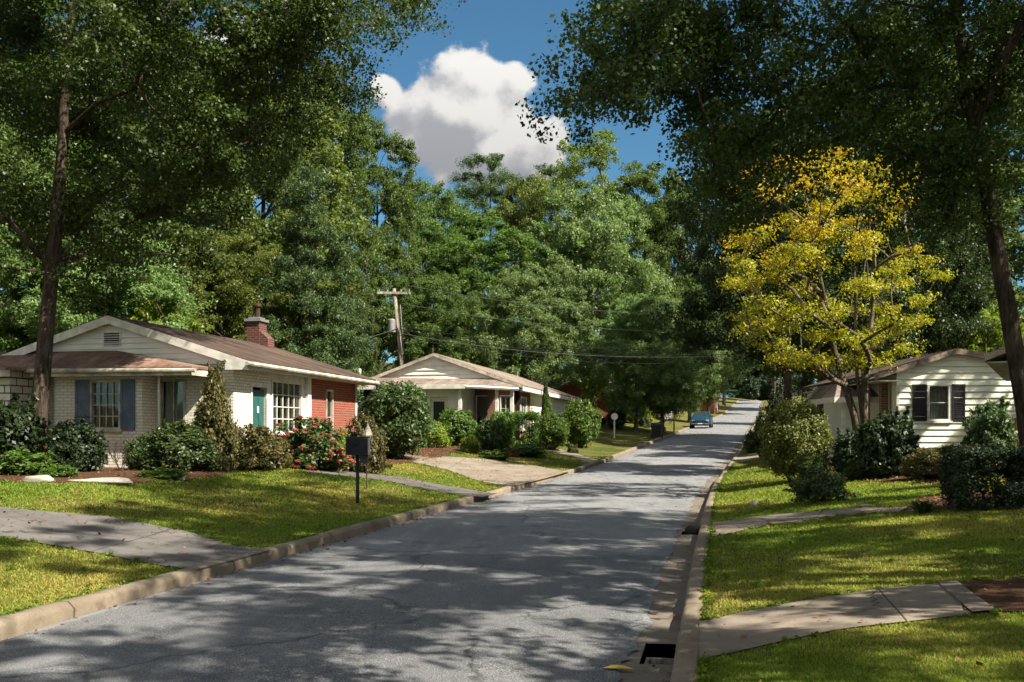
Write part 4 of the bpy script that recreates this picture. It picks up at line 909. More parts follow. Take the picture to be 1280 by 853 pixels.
SHRUBS = [
 ('loosedark', 'shrub', 8, 592, 105, 92, 'large dark shrub at the left edge beside the bare tree trunk'),
 ('low', 'shrub', 28, 596, 70, 34, 'low leafy shrub behind the short pale edging stone'),
 ('azalea_dark', 'azalea_shrub', 94, 592, 74, 66, 'dark azalea with one red bloom under the shuttered window'),
 ('bare', 'bare_shrub', 150, 590, 44, 52, 'leafless brown twiggy shrub against the white brick wall'),
 ('mound', 'azalea_shrub', 222, 591, 98, 64, 'rounded green azalea in front of the curtained window'),
 ('low', 'ground_cover_plant', 205, 601, 60, 14, 'creeping green plant at the bed edge right of the long edging stone'),
 ('holly', 'holly_shrub', 268, 580, 68, 112, 'tall bronze green cone shaped holly at the corner of the white house', None, 'shrub', 23.5),
 ('bronze', 'shrub', 318, 581, 76, 50, 'bronze leaved shrub between the cone holly and the pink azalea', None, 'shrub', 24.1),
 ('azalea', 'azalea_shrub', 388, 577, 98, 50, 'azalea covered in salmon pink blossom under the red brick wall', None, 'shrub', 26.6),
 ('lime', 'shrub', 428, 556, 34, 20, 'small lime shrub against the far end of the red brick wall', None, 'shrub', 30.0),
 ('bronze', 'shrub', 458, 575, 46, 58, 'brownish shrub tucked against the left side of the big camellia', None, 'shrub', 27.5),
 ('glossy', 'camellia_shrub', 497, 577, 96, 102, 'very large rounded glossy camellia at the end of the red brick house'),
 ('lime', 'shrub', 543, 562, 36, 36, 'yellow green shrub touching the right side of the big camellia', None, 'shrub', 41),
 ('ball', 'shrub', 570, 558, 52, 48, 'bright green shrub below the front door of the second left house', None, 'shrub', 42.5),
 ('low', 'shrub', 598, 556, 40, 26, 'loose light green shrub between two rounder shrubs at the second left house', None, 'shrub', 42.5),
 ('ball', 'shrub', 625, 551, 38, 38, 'ball shaped green shrub in front of the brown brick wall', None, 'shrub', 43),
 ('hedge', 'hedge', 657, 547, 36, 32, 'flat topped clipped hedge block in front of the second left house', None, 'shrub', 44.5),
 ('ball', 'shrub', 691, 549, 44, 34, 'rounded green shrub at the right end of the clipped hedge', None, 'shrub', 46.5),
 ('cone', 'arborvitae_shrub', 684, 541, 24, 48, 'bright green cone shaped shrub against the second left house', None, 'shrub', 49),
 ('conedark', 'arborvitae_shrub', 682, 537, 18, 58, 'slim dark cone shrub rising behind the bright cone shaped shrub', None, 'shrub', 50.5),
 ('ball', 'shrub', 727, 546, 52, 48, 'big bright green shrub past the end of the second left house', None, 'shrub', 50),
 ('low', 'perennial_plant', 655, 562, 60, 15, 'low spread of pale flowering plants along the bed edge', None, 'shrub', 41.5),
 ('redlow', 'perennial_plant', 640, 560, 18, 9, 'low dark red plant in the bed before the ball shaped shrub', None, 'shrub', 40.5),
 ('pinkball', 'flowering_shrub', 716, 549, 14, 12, 'small pink flowering plant at the foot of the big bright green shrub', None, 'shrub', 46),
 ('lime', 'shrub', 797, 531, 44, 50, 'yellow green shrub between the round white sign and the bin'),
 ('pinkball', 'flowering_shrub', 806, 535, 16, 16, 'small shrub with pink flowers in front of the yellow green shrub'),
 ('redlow', 'flowering_shrub', 752, 532, 12, 14, 'low crimson shrub near the brick house behind the round sign'),
 ('loose', 'shrub', 884, 512, 26, 30, 'loose green shrub on the bank beyond the blue car'),
 ('low', 'ground_cover_plant', 75, 598, 44, 18, 'sprawling green plant between the two pale edging stones'),
 ('bronze', 'shrub', 345, 580, 40, 34, 'low reddish shrub squeezed in at the left side of the pink azalea', None, 'shrub', 25.2),
 ('loose', 'shrub', 172, 586, 34, 40, 'small leggy green shrub left of the rounded azalea', None, 'shrub', 23.4),
 ('loose', 'shrub', 612, 554, 34, 30, 'small open green shrub left of the ball shaped shrub'  , None, 'shrub', 42),
 ('lime', 'shrub', 588, 561, 26, 18, 'low yellow green plant at the front of the second bed', None, 'shrub', 40),
 ('low', 'perennial_plant', 618, 564, 40, 12, 'spreading low plant left of the pale flowering plants', None, 'shrub', 38.5),
 ('loose', 'shrub', 770, 534, 26, 24, 'open dark green shrub just beyond the round sign', None, 'shrub', 72),
 ('bronze', 'azalea_shrub', 1190, 604, 60, 34, 'sparse bronze azalea between the reddish azalea and the dark clipped hedge', None, 'shrub', 22),
 ('loose', 'shrub', 1075, 606, 40, 34, 'leggy shrub at the foot of the yellow maple', None, 'shrub', 23.2),
 ('bigball', 'shrub', 994, 606, 96, 108, 'huge round clipped shrub by the right kerb'),
 ('loosedark', 'shrub', 957, 573, 30, 60, 'slim dark green shrub behind the left side of the huge round shrub'),
 ('loose', 'shrub', 943, 566, 28, 26, 'low dark shrub spilling over the right kerb'),
 ('ferny', 'fern_plant', 1024, 630, 66, 52, 'ferny low plant at the right foot of the huge round shrub'),
 ('loosedark', 'shrub', 1062, 598, 46, 58, 'dark shrub left of the yellow maple stems'),
 ('loosedark', 'shrub', 1108, 600, 72, 84, 'dense dark shrub right of the yellow maple stems'),
 ('loose', 'shrub', 1132, 594, 26, 66, 'thin upright sprouting shrub against the corner of the cream siding'),
 ('bronze', 'azalea_shrub', 1166, 600, 74, 42, 'low reddish green azalea below the black shuttered window'),
 ('blades', 'strap_leaved_plant', 1152, 636, 52, 36, 'clump of strap shaped leaves left of the dark clipped hedge', None, 'shrub', 14.6),
 ('clipped', 'hedge', 1236, 640, 96, 80, 'dark clipped square hedge at the right edge'),
 ('loose', 'shrub', 1236, 592, 66, 86, 'tall open shrub in front of the right end of the cream siding'),
 ('bronze', 'shrub', 1215, 600, 90, 42, 'bronze green shrub just behind the dark clipped hedge'),
 ('rustlow', 'flowering_shrub', 826, 541, 12, 14, 'rust orange plant showing behind the black wheeled bin'),
 ('loosedark', 'shrub', 985, 525, 30, 34, 'dark shrub on the right verge beyond the huge round shrub', None, 'shrub', 75),
 ('loosedark', 'shrub', 938, 486, 26, 30, 'dark thicket left of centre closing the far end of the road', None, 'shrub', 272),
 ('loosedark', 'shrub', 953, 486, 26, 34, 'dark thicket in the centre of the far end of the road', None, 'shrub', 276),
 ('loosedark', 'shrub', 970, 486, 26, 32, 'dark thicket right of centre closing the far end of the road', None, 'shrub', 272),
 ('loosedark', 'shrub', 972, 512, 26, 34, 'far dark shrub on the right verge near the crest', None, 'shrub', 110),
]
for a in SHRUBS: shrub(*a)

# ------------------------------------------------------------------ houses
ROT = -A_ROAD
def wall_cells(mb, o, U, Nn, u0, u1, v0, v1, holes, th=0.16):
    us = sorted({u0, u1, *[h[0] for h in holes], *[h[1] for h in holes]}); vs = sorted({v0, v1, *[h[2] for h in holes], *[h[3] for h in holes]})
    for a, b in zip(us, us[1:]):
        for c, d in zip(vs, vs[1:]):
            m, n = (a + b) / 2, (c + d) / 2
            if any(h[0] < m < h[1] and h[2] < n < h[3] for h in holes): continue
            mb.obox(o, U, Nn, a, b, c, d, -th, 0)
def window(parent, o, U, Nn, u0, u1, v0, v1, nx=2, ny=2, fr=0.06, curtain=0, mat='trim', bar=0.022, sill=True, name='window', blinds=False):
    f = MB(); f.obox(o, U, Nn, u0 - fr, u0, v0 - fr, v1 + fr, -0.05, 0.035); f.obox(o, U, Nn, u1, u1 + fr, v0 - fr, v1 + fr, -0.05, 0.035)
    f.obox(o, U, Nn, u0, u1, v1, v1 + fr, -0.05, 0.033); f.obox(o, U, Nn, u0, u1, v0 - fr, v0, -0.05, 0.033)
    w = f.build(name, mat, parent)
    p = MB(); p.obox(o, U, Nn, u0, u1, v0, v1, -0.062, -0.052); p.build('pane', 'glass', w)
    b = MB()
    for i in range(1, nx): u = u0 + (u1 - u0) * i / nx; b.obox(o, U, Nn, u - bar / 2, u + bar / 2, v0, v1, -0.05, -0.02)
    for i in range(1, ny): v = v0 + (v1 - v0) * i / ny; b.obox(o, U, Nn, u0, u1, v - bar / 2, v + bar / 2, -0.048, -0.018)
    if nx > 1 or ny > 1: b.build('glazing_bar', mat, w)
    if sill: s = MB(); s.obox(o, U, Nn, u0 - fr - 0.05, u1 + fr + 0.05, v0 - fr - 0.06, v0 - fr, -0.02, 0.08); s.build('sill', mat, w)
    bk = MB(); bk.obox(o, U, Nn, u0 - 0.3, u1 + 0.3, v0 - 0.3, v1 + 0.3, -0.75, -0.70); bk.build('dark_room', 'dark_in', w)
    if curtain:
        c = MB(); n = 26; O, UU, NN = Vector(o), Vector(U), Vector(Nn)
        spans = [(u0, u1)] if curtain == 1 else [(u0, u0 + (u1 - u0) * 0.34), (u1 - (u1 - u0) * 0.34, u1)]
        for s0, s1 in spans:
            pr = None
            for i in range(n + 1):
                u = s0 + (s1 - s0) * i / n; dd = -0.16 + 0.025 * math.sin(i * 1.55); q = O + UU * u + NN * dd; a, bb = q + Vector((0, 0, v0)), q + Vector((0, 0, v1))
                if pr: c.face(pr[0], a, bb, pr[1])
                pr = (a, bb)
        c.build('curtain', 'curtain', w)
    if blinds:
        c = MB()
        k = int((v1 - v0) / 0.05)
        for i in range(k): c.obox(o, U, Nn, u0 + 0.01, u1 - 0.01, v0 + i * 0.05, v0 + i * 0.05 + 0.036, -0.13, -0.12)
        c.build('blind', 'curtain', w)
    return w
def shutter(parent, o, U, Nn, u0, u1, v0, v1, mat):
    s = MB(); s.obox(o, U, Nn, u0, u1, v0, v1, 0.003, 0.02); r = 0.05
    for a, b, c, d in ((u0, u0 + r, v0, v1), (u1 - r, u1, v0, v1), (u0 + r, u1 - r, v0, v0 + r), (u0 + r, u1 - r, v1 - r, v1), (u0 + r, u1 - r, (v0 + v1) / 2 - r / 2, (v0 + v1) / 2 + r / 2)): s.obox(o, U, Nn, a, b, c, d, 0.02, 0.04)
    n = int((v1 - v0) / 0.06)
    for i in range(n): v = v0 + 0.06 * i + 0.03; s.obox(o, U, Nn, u0 + r, u1 - r, v, v + 0.03, 0.018, 0.03)
    return s.build('shutter', mat, parent)
def siding_wall(mb, o, U, Nn, fn, v0, v1, course=0.13, holes=(), lip=0.034):
    """clapboards: fn(v)->(u0,u1)"""
    O, UU, NN, Z = Vector(o), Vector(U), Vector(Nn), Vector((0, 0, 1)); v = v0
    while v < v1 - 1e-4:
        t = min(v + course, v1); (a0, b0), (a1, b1) = fn(v), fn(t)
        segs = [(a0, b0, a1, b1)]
        for h in holes:
            if h[2] < (v + t) / 2 < h[3]:
                ns = []
                for s in segs:
                    if h[0] > s[0] and h[1] < s[1]: ns += [(s[0], h[0], s[2], h[0]), (h[1], s[1], h[1], s[3])]
                    else: ns.append(s)
                segs = ns
        for p0, q0, p1, q1 in segs:
            P = lambda u, vv, d: O + UU * u + Z * vv + NN * d
            if q1 - p1 < 0.01: p1 = q1 = (p1 + q1) / 2
            mb.face(P(p0, v, lip), P(q0, v, lip), P(q1, t, 0.002), P(p1, t, 0.002)); mb.face(P(p0, v, 0.0), P(q0, v, 0.0), P(q0, v, lip), P(p0, v, lip))
        v = t
def roof_slab(mb, pts, th=0.08):
    """pts: polygon of the upper surface (ccw from above)"""
    top = [Vector(p) for p in pts]; bot = [p - Vector((0, 0, th)) for p in top]; mb.face(*top); mb.face(*reversed(bot))
    for i in range(len(top)): j = (i + 1) % len(top); mb.face(bot[i], bot[j], top[j], top[i])
UX, UY = (1, 0, 0), (0, 1, 0); NXm, NYm = (-1, 0, 0), (0, -1, 0)

# --- house one: white painted brick, brown roof
c = px(292, 588, 24.6); h1 = empty('brick_house', (c.x, c.y, 0.70), ROT)
tag(h1, 'nearest left house of white painted brick with brown roof, teal door and red brick end', 'house')
hw, rid, rx, Ln, ov = 2.62, 3.80, -3.3, 8.7, 0.5
slope = (rid - hw) / 3.75
# gable end wall (y=0) and rear walls
gw = MB(); wall_cells(gw, (0, 0, 0), UX, NYm, -6.6, 0, -0.7, hw, [(-2.0, -1.28, 0.95, 2.28)])
gw.box(-6.6, -6.44, 0.16, Ln, -0.7, hw); gw.box(-6.6, 0, Ln - 0.16, Ln, -0.7, hw)
wall_cells(gw, (0, 0, 0), UY, UX, 0.16, 1.98, -0.7, hw, [(0.98, 1.82, 0.02, 2.12)])
gw.build('wall', 'white_brick', h1)
wb = MB(); wall_cells(wb, (0, 0, 0), UY, UX, 1.98, 4.5, -0.7, hw, [(2.12, 4.12, 0.92, 2.36), (1.98, 4.5, -0.7, 0.88)]); wb.build('painted_wall', 'trim', h1)
rl = MB(); rl.box(-0.155, 0.03, 1.99, 4.36, -0.7, 0.875); rl.build('brick_apron', 'red_brick', h1)
rb = MB(); wall_cells(rb, (0, 0, 0), UY, UX, 4.5, Ln - 0.17, -0.7, hw, [(5.95, 6.5, 0.55, 2.25)]); rb.build('brick_wall', 'red_brick', h1)
gs = MB(); gf = lambda v: (rx - (rid - v) / slope + 0.12, rx + (rid - v) / slope - 0.12)
siding_wall(gs, (0, -0.02, 0), UX, NYm, lambda v: (max(gf(v)[0], -6.6), min(gf(v)[1], 0.0)), hw + 0.02, rid - 0.06, 0.14, lip=0.045)
gs.build('gable_siding', 'siding', h1)
gs = MB(); gs.hexa([(-6.6, 0.0, hw), (0, 0.0, hw), (0, 0.1, hw), (-6.6, 0.1, hw), (rx - .02, 0.0, rid - 0.05), (rx + .02, 0.0, rid - 0.05), (rx + .02, 0.1, rid - 0.05), (rx - .02, 0.1, rid - 0.05)]); gs.build('gable_backing', 'siding', h1)
gs = MB(); gs.face((-6.6, Ln, hw), (rx, Ln, rid - 0.05), (0, Ln, hw)); gs.build('gable_siding', 'siding', h1)
rf = MB(); zt = 0.10
ze = rid - slope * (0 - rx + ov)
roof_slab(rf, [(rx, -0.22, rid + zt), (rx, Ln + 0.45, rid + zt), (ov + 0.0, Ln + 0.45, ze + zt), (ov + 0.0, -0.22, ze + zt)][::-1])
roof_slab(rf, [(rx, -0.22, rid + zt), (2 * rx - ov, -0.22, ze + zt), (2 * rx - ov, Ln + 0.45, ze + zt), (rx, Ln + 0.45, rid + zt)][::-1])
rf.build('roof', 'roof', h1)
for sx, xe in ((1, ov), (-1, 2 * rx - ov)):          # barge boards
    for yy in (-0.255, Ln + 0.455):
        bd = MB(); xr = rx + 0.002 * sx
        bd.hexa([(xr, yy, rid - 0.12), (xe, yy, ze - 0.12), (xe, yy + 0.03, ze - 0.12), (xr, yy + 0.03, rid - 0.12), (xr, yy, rid + 0.085), (xe, yy, ze + 0.085), (xe, yy + 0.03, ze + 0.085), (xr, yy + 0.03, rid + 0.085)])
        if sx > 0 and yy < 0: bd.hexa([(-0.1, -0.253, hw - 0.14), (ov, -0.253, hw - 0.14), (ov, -0.228, hw - 0.14), (-0.1, -0.228, hw - 0.14), (-0.1, -0.253, hw + 0.14), (ov, -0.253, ze - 0.02), (ov, -0.228, ze - 0.02), (-0.1, -0.228, hw + 0.14)])
        bd.build('barge_board', 'trim', h1)
sf = MB(); sf.box(0.004, ov - 0.02, -0.22, Ln + 0.45, hw - 0.10, hw - 0.07); sf.box(ov - 0.03, ov, -0.21, Ln + 0.45, hw - 0.12, ze + 0.015); sf.build('eave_board', 'soffit', h1)
gt = MB(); gt.tube([(ov + 0.05, -0.4, ze + 0.02), (ov + 0.05, Ln + 0.5, ze - 0.02)], 0.055, 8); gt.build('roof_gutter', 'trim_dirty', h1)
dn = MB(); dn.tube([(ov + 0.05, Ln + 0.46, ze), (ov + 0.0, Ln + 0.44, ze - 0.35), (0.07, Ln + 0.05, ze - 0.75), (0.07, Ln - 0.05, -0.4)], 0.045, 8); dn.build('downspout', 'black_metal', h1)
lb = MB(); lb.box(-3.52, -3.08, -0.062, -0.056, 3.15, 3.46); lb.build('vent_dark_back', 'dark_in', h1)  # dark panel stands in for the shade behind the louvre slats
lv = MB()
lv.box(-3.55, -3.05, -0.075, -0.03, 3.12, 3.15); lv.box(-3.55, -3.05, -0.075, -0.03, 3.46, 3.49); lv.box(-3.55, -3.52, -0.075, -0.03, 3.15, 3.46); lv.box(-3.08, -3.05, -0.075, -0.03, 3.15, 3.46)
for k in range(5): z = 3.17 + k * 0.058; lv.hexa([(-3.52, -0.075, z), (-3.08, -0.075, z), (-3.08, -0.03, z + 0.03), (-3.52, -0.03, z + 0.03), (-3.52, -0.075, z + 0.014), (-3.08, -0.075, z + 0.014), (-3.08, -0.03, z + 0.044), (-3.52, -0.03, z + 0.044)])
lv.build('louvre_vent', 'trim', h1)
# projecting bay with the shuttered window, block wall and low roof
bw = MB(); wall_cells(bw, (0, -0.72, 0), UX, NYm, -4.45, -2.05, -0.7, 2.5, [(-3.45, -2.62, 1.02, 2.22)]); bw.box(-2.21, -2.05, -0.56, -0.005, -0.7, 2.5); bw.box(-4.45, -4.29, -0.56, -0.005, -0.7, 2.5)
bw.build('bay_wall', 'white_brick', h1)
window(h1, (0, -0.72, 0), UX, NYm, -3.40, -2.67, 1.07, 2.17, 4, 4, 0.05, 0, 'trim_dirty', blinds=False)
shutter(h1, (0, -0.72, 0), UX, NYm, -3.86, -3.46, 1.0, 2.24, 'shutter_blue'); shutter(h1, (0, -0.72, 0), UX, NYm, -2.61, -2.23, 1.0, 2.24, 'shutter_blue')
kb = MB(); kb.box(-9.4, -5.1, -1.5, -0.3, -0.7, 2.45); kb.build('block_wall', 'white_block', h1)
window(h1, (0, 0, 0), UX, NYm, -1.94, -1.34, 1.0, 2.22, 2, 1, 0.06, 1, 'trim_dirty')
sr = MB(); e_, t_ = 2.50, 3.02
A_, B_, C_, D_, E_, F_ = (-8.0, -0.03, t_), (-3.2, -0.03, t_), (-0.42, -0.03, e_ + 0.04), (-0.42, -1.25, e_), (-9.8, -1.9, e_), (-9.8, -0.03, e_)
G_ = (-4.9, -1.9, e_ + 0.0); H_ = (-4.75, -1.25, e_)
roof_slab(sr, [B_, A_, G_, H_, D_], 0.06); roof_slab(sr, [A_, E_, G_], 0.06); roof_slab(sr, [B_, D_, C_], 0.06); roof_slab(sr, [A_, F_, E_], 0.06)
sr.build('porch_roof', 'roof_porch', h1)
fb = MB(); fb.box(-4.75, -0.45, -1.235, -1.205, e_ - 0.20, e_ - 0.065); fb.box(-9.8, -4.80, -1.885, -1.855, e_ - 0.22, e_ - 0.065); fb.box(-0.47, -0.44, -1.20, -0.05, e_ - 0.2, e_ - 0.06)
fb.box(-4.72, -0.48, -1.2, -0.74, e_ - 0.10, e_ - 0.07); fb.build('porch_fascia', 'trim_dirty', h1)
pg_ = MB(); pg_.tube([(-4.8, -1.30, e_ - 0.05), (-0.3, -1.30, e_ - 0.09)], 0.055, 8); pg_.build('porch_gutter', 'trim_dirty', h1)
dp = MB(); dp.tube([(-1.58, -0.75, e_ - 0.08), (-1.58, -0.75, -0.3)], 0.028, 6); dp.build('porch_downspout', 'trim', h1)
# front: door, picture window, posts, narrow window
dr = MB(); dr.box(-0.10, -0.05, 1.0, 1.8, 0.02, 2.05)
for z0, z1 in ((0.2, 0.85), (1.0, 1.85)): dr.box(-0.052, -0.035, 1.12, 1.35, z0, z1); dr.box(-0.052, -0.035, 1.45, 1.68, z0, z1)
door = dr.build('door', 'teal', h1); kn = MB(); kn.lathe([(0.0, -0.03), (0.03, -0.015), (0.03, 0.015), (0.0, 0.03)], 10, (-0.01, 1.72, 1.0)); kn.build('handle', 'chrome', door)
wr_ = MB(); wr_.box(-0.035, -0.02, 1.36, 1.44, 1.45, 1.62); wr_.build('wreath', 'pale_paint', door)
df = MB(); df.box(-0.04, 0.03, 0.90, 0.98, 0.0, 2.2); df.box(-0.04, 0.03, 1.82, 1.97, 0.0, 2.2); df.box(-0.04, 0.028, 0.98, 1.82, 2.12, 2.2); df.build('door_frame', 'trim', h1)
window(h1, (0, 0, 0), UY, UX, 2.18, 4.06, 0.98, 2.30, 5, 4, 0.06, 2, 'trim')
ps = MB(); ps.box(0.005, 0.1, 4.38, 4.62, -0.3, hw - 0.1); ps.build('white_post', 'trim', h1)
window(h1, (0, 0, 0), UY, UX, 6.0, 6.45, 0.6, 2.2, 1, 2, 0.05, 0, 'trim_dirty')
ch = MB(); ch.box(-3.60, -3.14, Ln - 0.75, Ln - 0.2, rid - 0.6, 4.62); ch.hexa([(-3.14, Ln - 0.73, rid - 0.8), (-2.85, Ln - 0.73, rid - 0.9), (-2.85, Ln - 0.23, rid - 0.9), (-3.14, Ln - 0.23, rid - 0.8), (-3.14, Ln - 0.73, 4.3), (-2.85, Ln - 0.73, 4.05), (-2.85, Ln - 0.23, 4.05), (-3.14, Ln - 0.23, 4.3)])
cho = ch.build('chimney', 'chimney_brick', h1); cc = MB(); cc.box(-3.66, -3.08, Ln - 0.81, Ln - 0.14, 4.62, 4.71); cc.box(-3.56, -3.18, Ln - 0.71, Ln - 0.24, 4.71, 4.77); cc.build('chimney_cap', 'grey_metal', cho)
fl = MB(); fl.lathe([(0.09, 0), (0.09, 0.35), (0.14, 0.36), (0.14, 0.42), (0.02, 0.48)], 12, (-3.34, Ln - 0.48, 4.77)); fl.build('flue', 'rusty', cho)
cv = MB()
cv.box(-6.43, -0.01, 0.17, Ln - 0.17, hw - 0.2, hw - 0.16); cv.build('ceiling', 'dark_in', h1)

# --- house two: white gable, brown brick, low porch roof
c = px(640, 545, 46); g2 = float(ground(c.x, c.y)) + 0.25; h2 = empty('brick_house', (c.x, c.y, g2), ROT)
tag(h2, 'second left house with white gable siding, brown brick walls and pale shingle roof', 'house')
hw2, rid2, rx2, L2 = 2.5, 4.0, -3.7, 20.0; s2 = (rid2 - hw2) / 4.15
w2 = MB(); wall_cells(w2, (0, 0, 0), UX, NYm, -7.2, -0.0, -0.8, hw2, [(-0.56, -0.04, 0.3, 2.1), (-1.7, -1.05, 0.7, 2.1)]); w2.box(-7.2, -7.04, 0.16, L2, -0.8, hw2); w2.box(-7.2, 0, L2 - 0.16, L2, -0.8, hw2)
wall_cells(w2, (0, 0, 0), UY, UX, 0.16, 4.6, -0.8, hw2, [(2.0, 3.6, 0.5, 2.1)]); w2.build('wall', 'dark_brick', h2)
w2b = MB(); siding_wall(w2b, (0, 0, 0), UY, UX, lambda v: (4.6, L2 - 0.16), -0.8, hw2, 0.2); w2b.box(-0.16, -0.002, 4.6, L2 - 0.16, -0.8, hw2); w2b.build('garage_siding', 'siding_cream', h2)
s2m = MB(); gf2 = lambda v: (max(-7.2, rx2 - (rid2 - v) / s2 + 0.1), min(0.0, rx2 + (rid2 - v) / s2 - 0.1)); siding_wall(s2m, (0, -0.02, 0), UX, NYm, gf2, hw2, rid2 - 0.05, 0.2, lip=0.07)
s2m.build('gable_siding', 'siding', h2); s2m = MB(); s2m.face((-7.2, L2, hw2), (rx2, L2, rid2 - 0.05), (0, L2, hw2)); s2m.build('gable_siding', 'siding', h2); s2m = MB(); s2m.face((-7.2, 0, hw2), (0, 0, hw2), (rx2, 0, rid2 - 0.05)); s2m.build('gable_backing', 'siding', h2)
r2 = MB(); z2 = rid2 - s2 * (3.7 + 0.55)
roof_slab(r2, [(rx2, -0.2, rid2 + 0.1), (0.55, -0.2, z2 + 0.1), (0.55, L2 + 0.5, z2 + 0.1), (rx2, L2 + 0.5, rid2 + 0.1)]); roof_slab(r2, [(rx2, -0.2, rid2 + 0.1), (rx2, L2 + 0.5, rid2 + 0.1), (2 * rx2 - 0.55, L2 + 0.5, z2 + 0.1), (2 * rx2 - 0.55, -0.2, z2 + 0.1)])
r2.build('roof', 'roof_pale', h2)
for sx, xe in ((1, 0.55), (-1, 2 * rx2 - 0.55)):
    b2 = MB(); xr = rx2 + 0.002 * sx; b2.hexa([(xr, -0.235, rid2 - 0.06), (xe, -0.235, z2 - 0.06), (xe, -0.205, z2 - 0.06), (xr, -0.205, rid2 - 0.06), (xr, -0.235, rid2 + 0.08), (xe, -0.235, z2 + 0.08), (xe, -0.205, z2 + 0.08), (xr, -0.205, rid2 + 0.08)]); b2.build('barge_board', 'trim_dirty', h2)
e2 = MB(); e2.box(0.003, 0.53, -0.19, L2 + 0.45, hw2 - 0.16, hw2 - 0.13); e2.box(0.53, 0.56, -0.19, L2 + 0.5, hw2 - 0.2, z2 + 0.015); e2.build('eave_board', 'trim', h2)
p2 = MB(); roof_slab(p2, [(-8.6, -0.04, 3.05), (-8.6, -3.3, 2.5), (-1.4, -3.3, 2.48), (0.6, -1.6, 2.42), (-0.9, -0.04, 2.85)], 0.1); p2.build('porch_roof', 'roof_pale', h2)
pf = MB(); pf.obox((-8.6, -3.32, 0), UX, NYm, 0, 7.2, 2.28, 2.48, 0.0, 0.03); pf.tube([(-1.4, -3.31, 2.37), (0.62, -1.62, 2.31)], 0.07, 4); pf.build('porch_fascia', 'trim', h2)
# front room under the porch roof
fr2 = MB(); wall_cells(fr2, (0, -2.7, 0), UX, NYm, -5.6, -1.75, -0.8, 2.42, [(-3.15, -2.35, 0.05, 1.95)]); siding_wall(fr2, (0, -2.705, 0), UX, NYm, lambda v: (-2.25, -1.75), -0.8, 2.42, 0.17)
fr2.box(-1.91, -1.75, -2.54, -0.1, -0.8, 2.4); fr2.build('front_room', 'siding', h2)
bq = MB(); bq.box(-5.6, -3.3, -2.76, -2.703, -0.8, 2.1); bq.build('brick_panel', 'dark_brick', h2)
d2 = MB(); d2.box(-3.13, -2.37, -2.66, -2.62, 0.05, 1.93); d2o = d2.build('door', 'trim', h2); d2p = MB(); d2p.box(-3.0, -2.5, -2.675, -2.662, 0.9, 1.75); d2p.build('pane', 'autoglass', d2o)
bc = MB(); bc.box(-1.02, -0.62, -0.62, -0.012, -0.8, 2.36); bc.build('brick_pillar', 'dark_brick', h2)
bc = MB(); bc.box(-1.74, -1.03, -0.30, -0.012, -0.8, 0.62); bc.build('brick_apron', 'dark_brick', h2)
window(h2, (0, -0.012, 0), UX, NYm, -1.66, -1.08, 0.75, 2.05, 1, 1, 0.05, 0, 'trim')
window(h2, (0, 0, 0), UX, NYm, -0.52, -0.08, 0.36, 2.05, 2, 3, 0.05, 1, 'trim')
window(h2, (0, 0, 0), UY, UX, 2.05, 3.55, 0.55, 2.05, 3, 2, 0.06, 2, 'trim')
for X_, Y_ in ((-1.7, -3.0), (-0.3, -1.9), (0.3, -1.5)):
    q = MB(); q.box(X_ - 0.07, X_ + 0.07, Y_ - 0.07, Y_ + 0.07, -0.8, 2.36); q.build('porch_post', 'trim', h2, bevel=0.01)
cl2 = MB(); cl2.box(-7.0, -0.17, 0.17, L2 - 0.17, hw2 - 0.15, hw2 - 0.1); cl2.build('ceiling', 'dark_in', h2)
vt = MB(); vt.box(-7.3, -7.0, -1.2, -0.9, 2.9, 3.35); vt.build('vent_pipe', 'trim', h2)

# --- simple houses farther up the hill
def far_house(x, d, w, l, wall, roof, label, side=-1, h=2.5, rise=1.4, base=0.2):
    p = on(x, d, base); o = empty('brick_house', p, ROT - 0.06); tag(o, label, 'house')
    m = MB(); m.box(-w, 0, 0, l, -1.2, h); m.face((-w, 0.002, h), (0, 0.002, h), (-w / 2, 0.002, h + rise)); m.face((-w, l, h), (-w / 2, l, h + rise), (0, l, h)); m.build('wall', wall, o)
    r = MB(); sl = rise / (w / 2); k = 0.5
    roof_slab(r, [(-w / 2, -0.5, h + rise + 0.1), (k, -0.5, h - sl * k + 0.1), (k, l + 0.5, h - sl * k + 0.1), (-w / 2, l + 0.5, h + rise + 0.1)]); roof_slab(r, [(-w / 2, -0.5, h + rise + 0.1), (-w / 2, l + 0.5, h + rise + 0.1), (-w - k, l + 0.5, h - sl * k + 0.1), (-w - k, -0.5, h - sl * k + 0.1)]); r.build('roof', roof, o)
    wn = MB(); wn.box(-w * 0.75, -w * 0.55, -0.03, -0.004, 0.8, 2.0); f1 = wn.build('window', 'trim', o); pn = MB(); pn.box(-w * 0.735, -w * 0.565, -0.036, -0.031, 0.87, 1.93); pn.build('pane', 'autoglass', f1)
    wn = MB(); wn.box(0.004, 0.03, l * 0.2, l * 0.4, 0.8, 2.0); f1 = wn.build('window', 'trim', o); pn = MB(); pn.box(0.031, 0.036, l * 0.22, l * 0.38, 0.87, 1.93); pn.build('pane', 'autoglass', f1)
    dd = MB(); dd.box(0.004, 0.05, l * 0.5, l * 0.6, 0.0, 2.0); dd.build('door', 'pale_paint', o)
    return o
far_house(782, 86, 6.5, 10, 'red_brick', 'roof_grey', 'third left house of red brick half hidden by the dark roadside trunks')
far_house(893, 150, 10, 12, 'orange_brick', 'roof_grey', 'distant orange brick house near the top of the road')
far_house(700, 92, 12, 12, 'siding_cream', 'roof_pale', 'far house whose pale roof shows over the second left house', base=1.2)

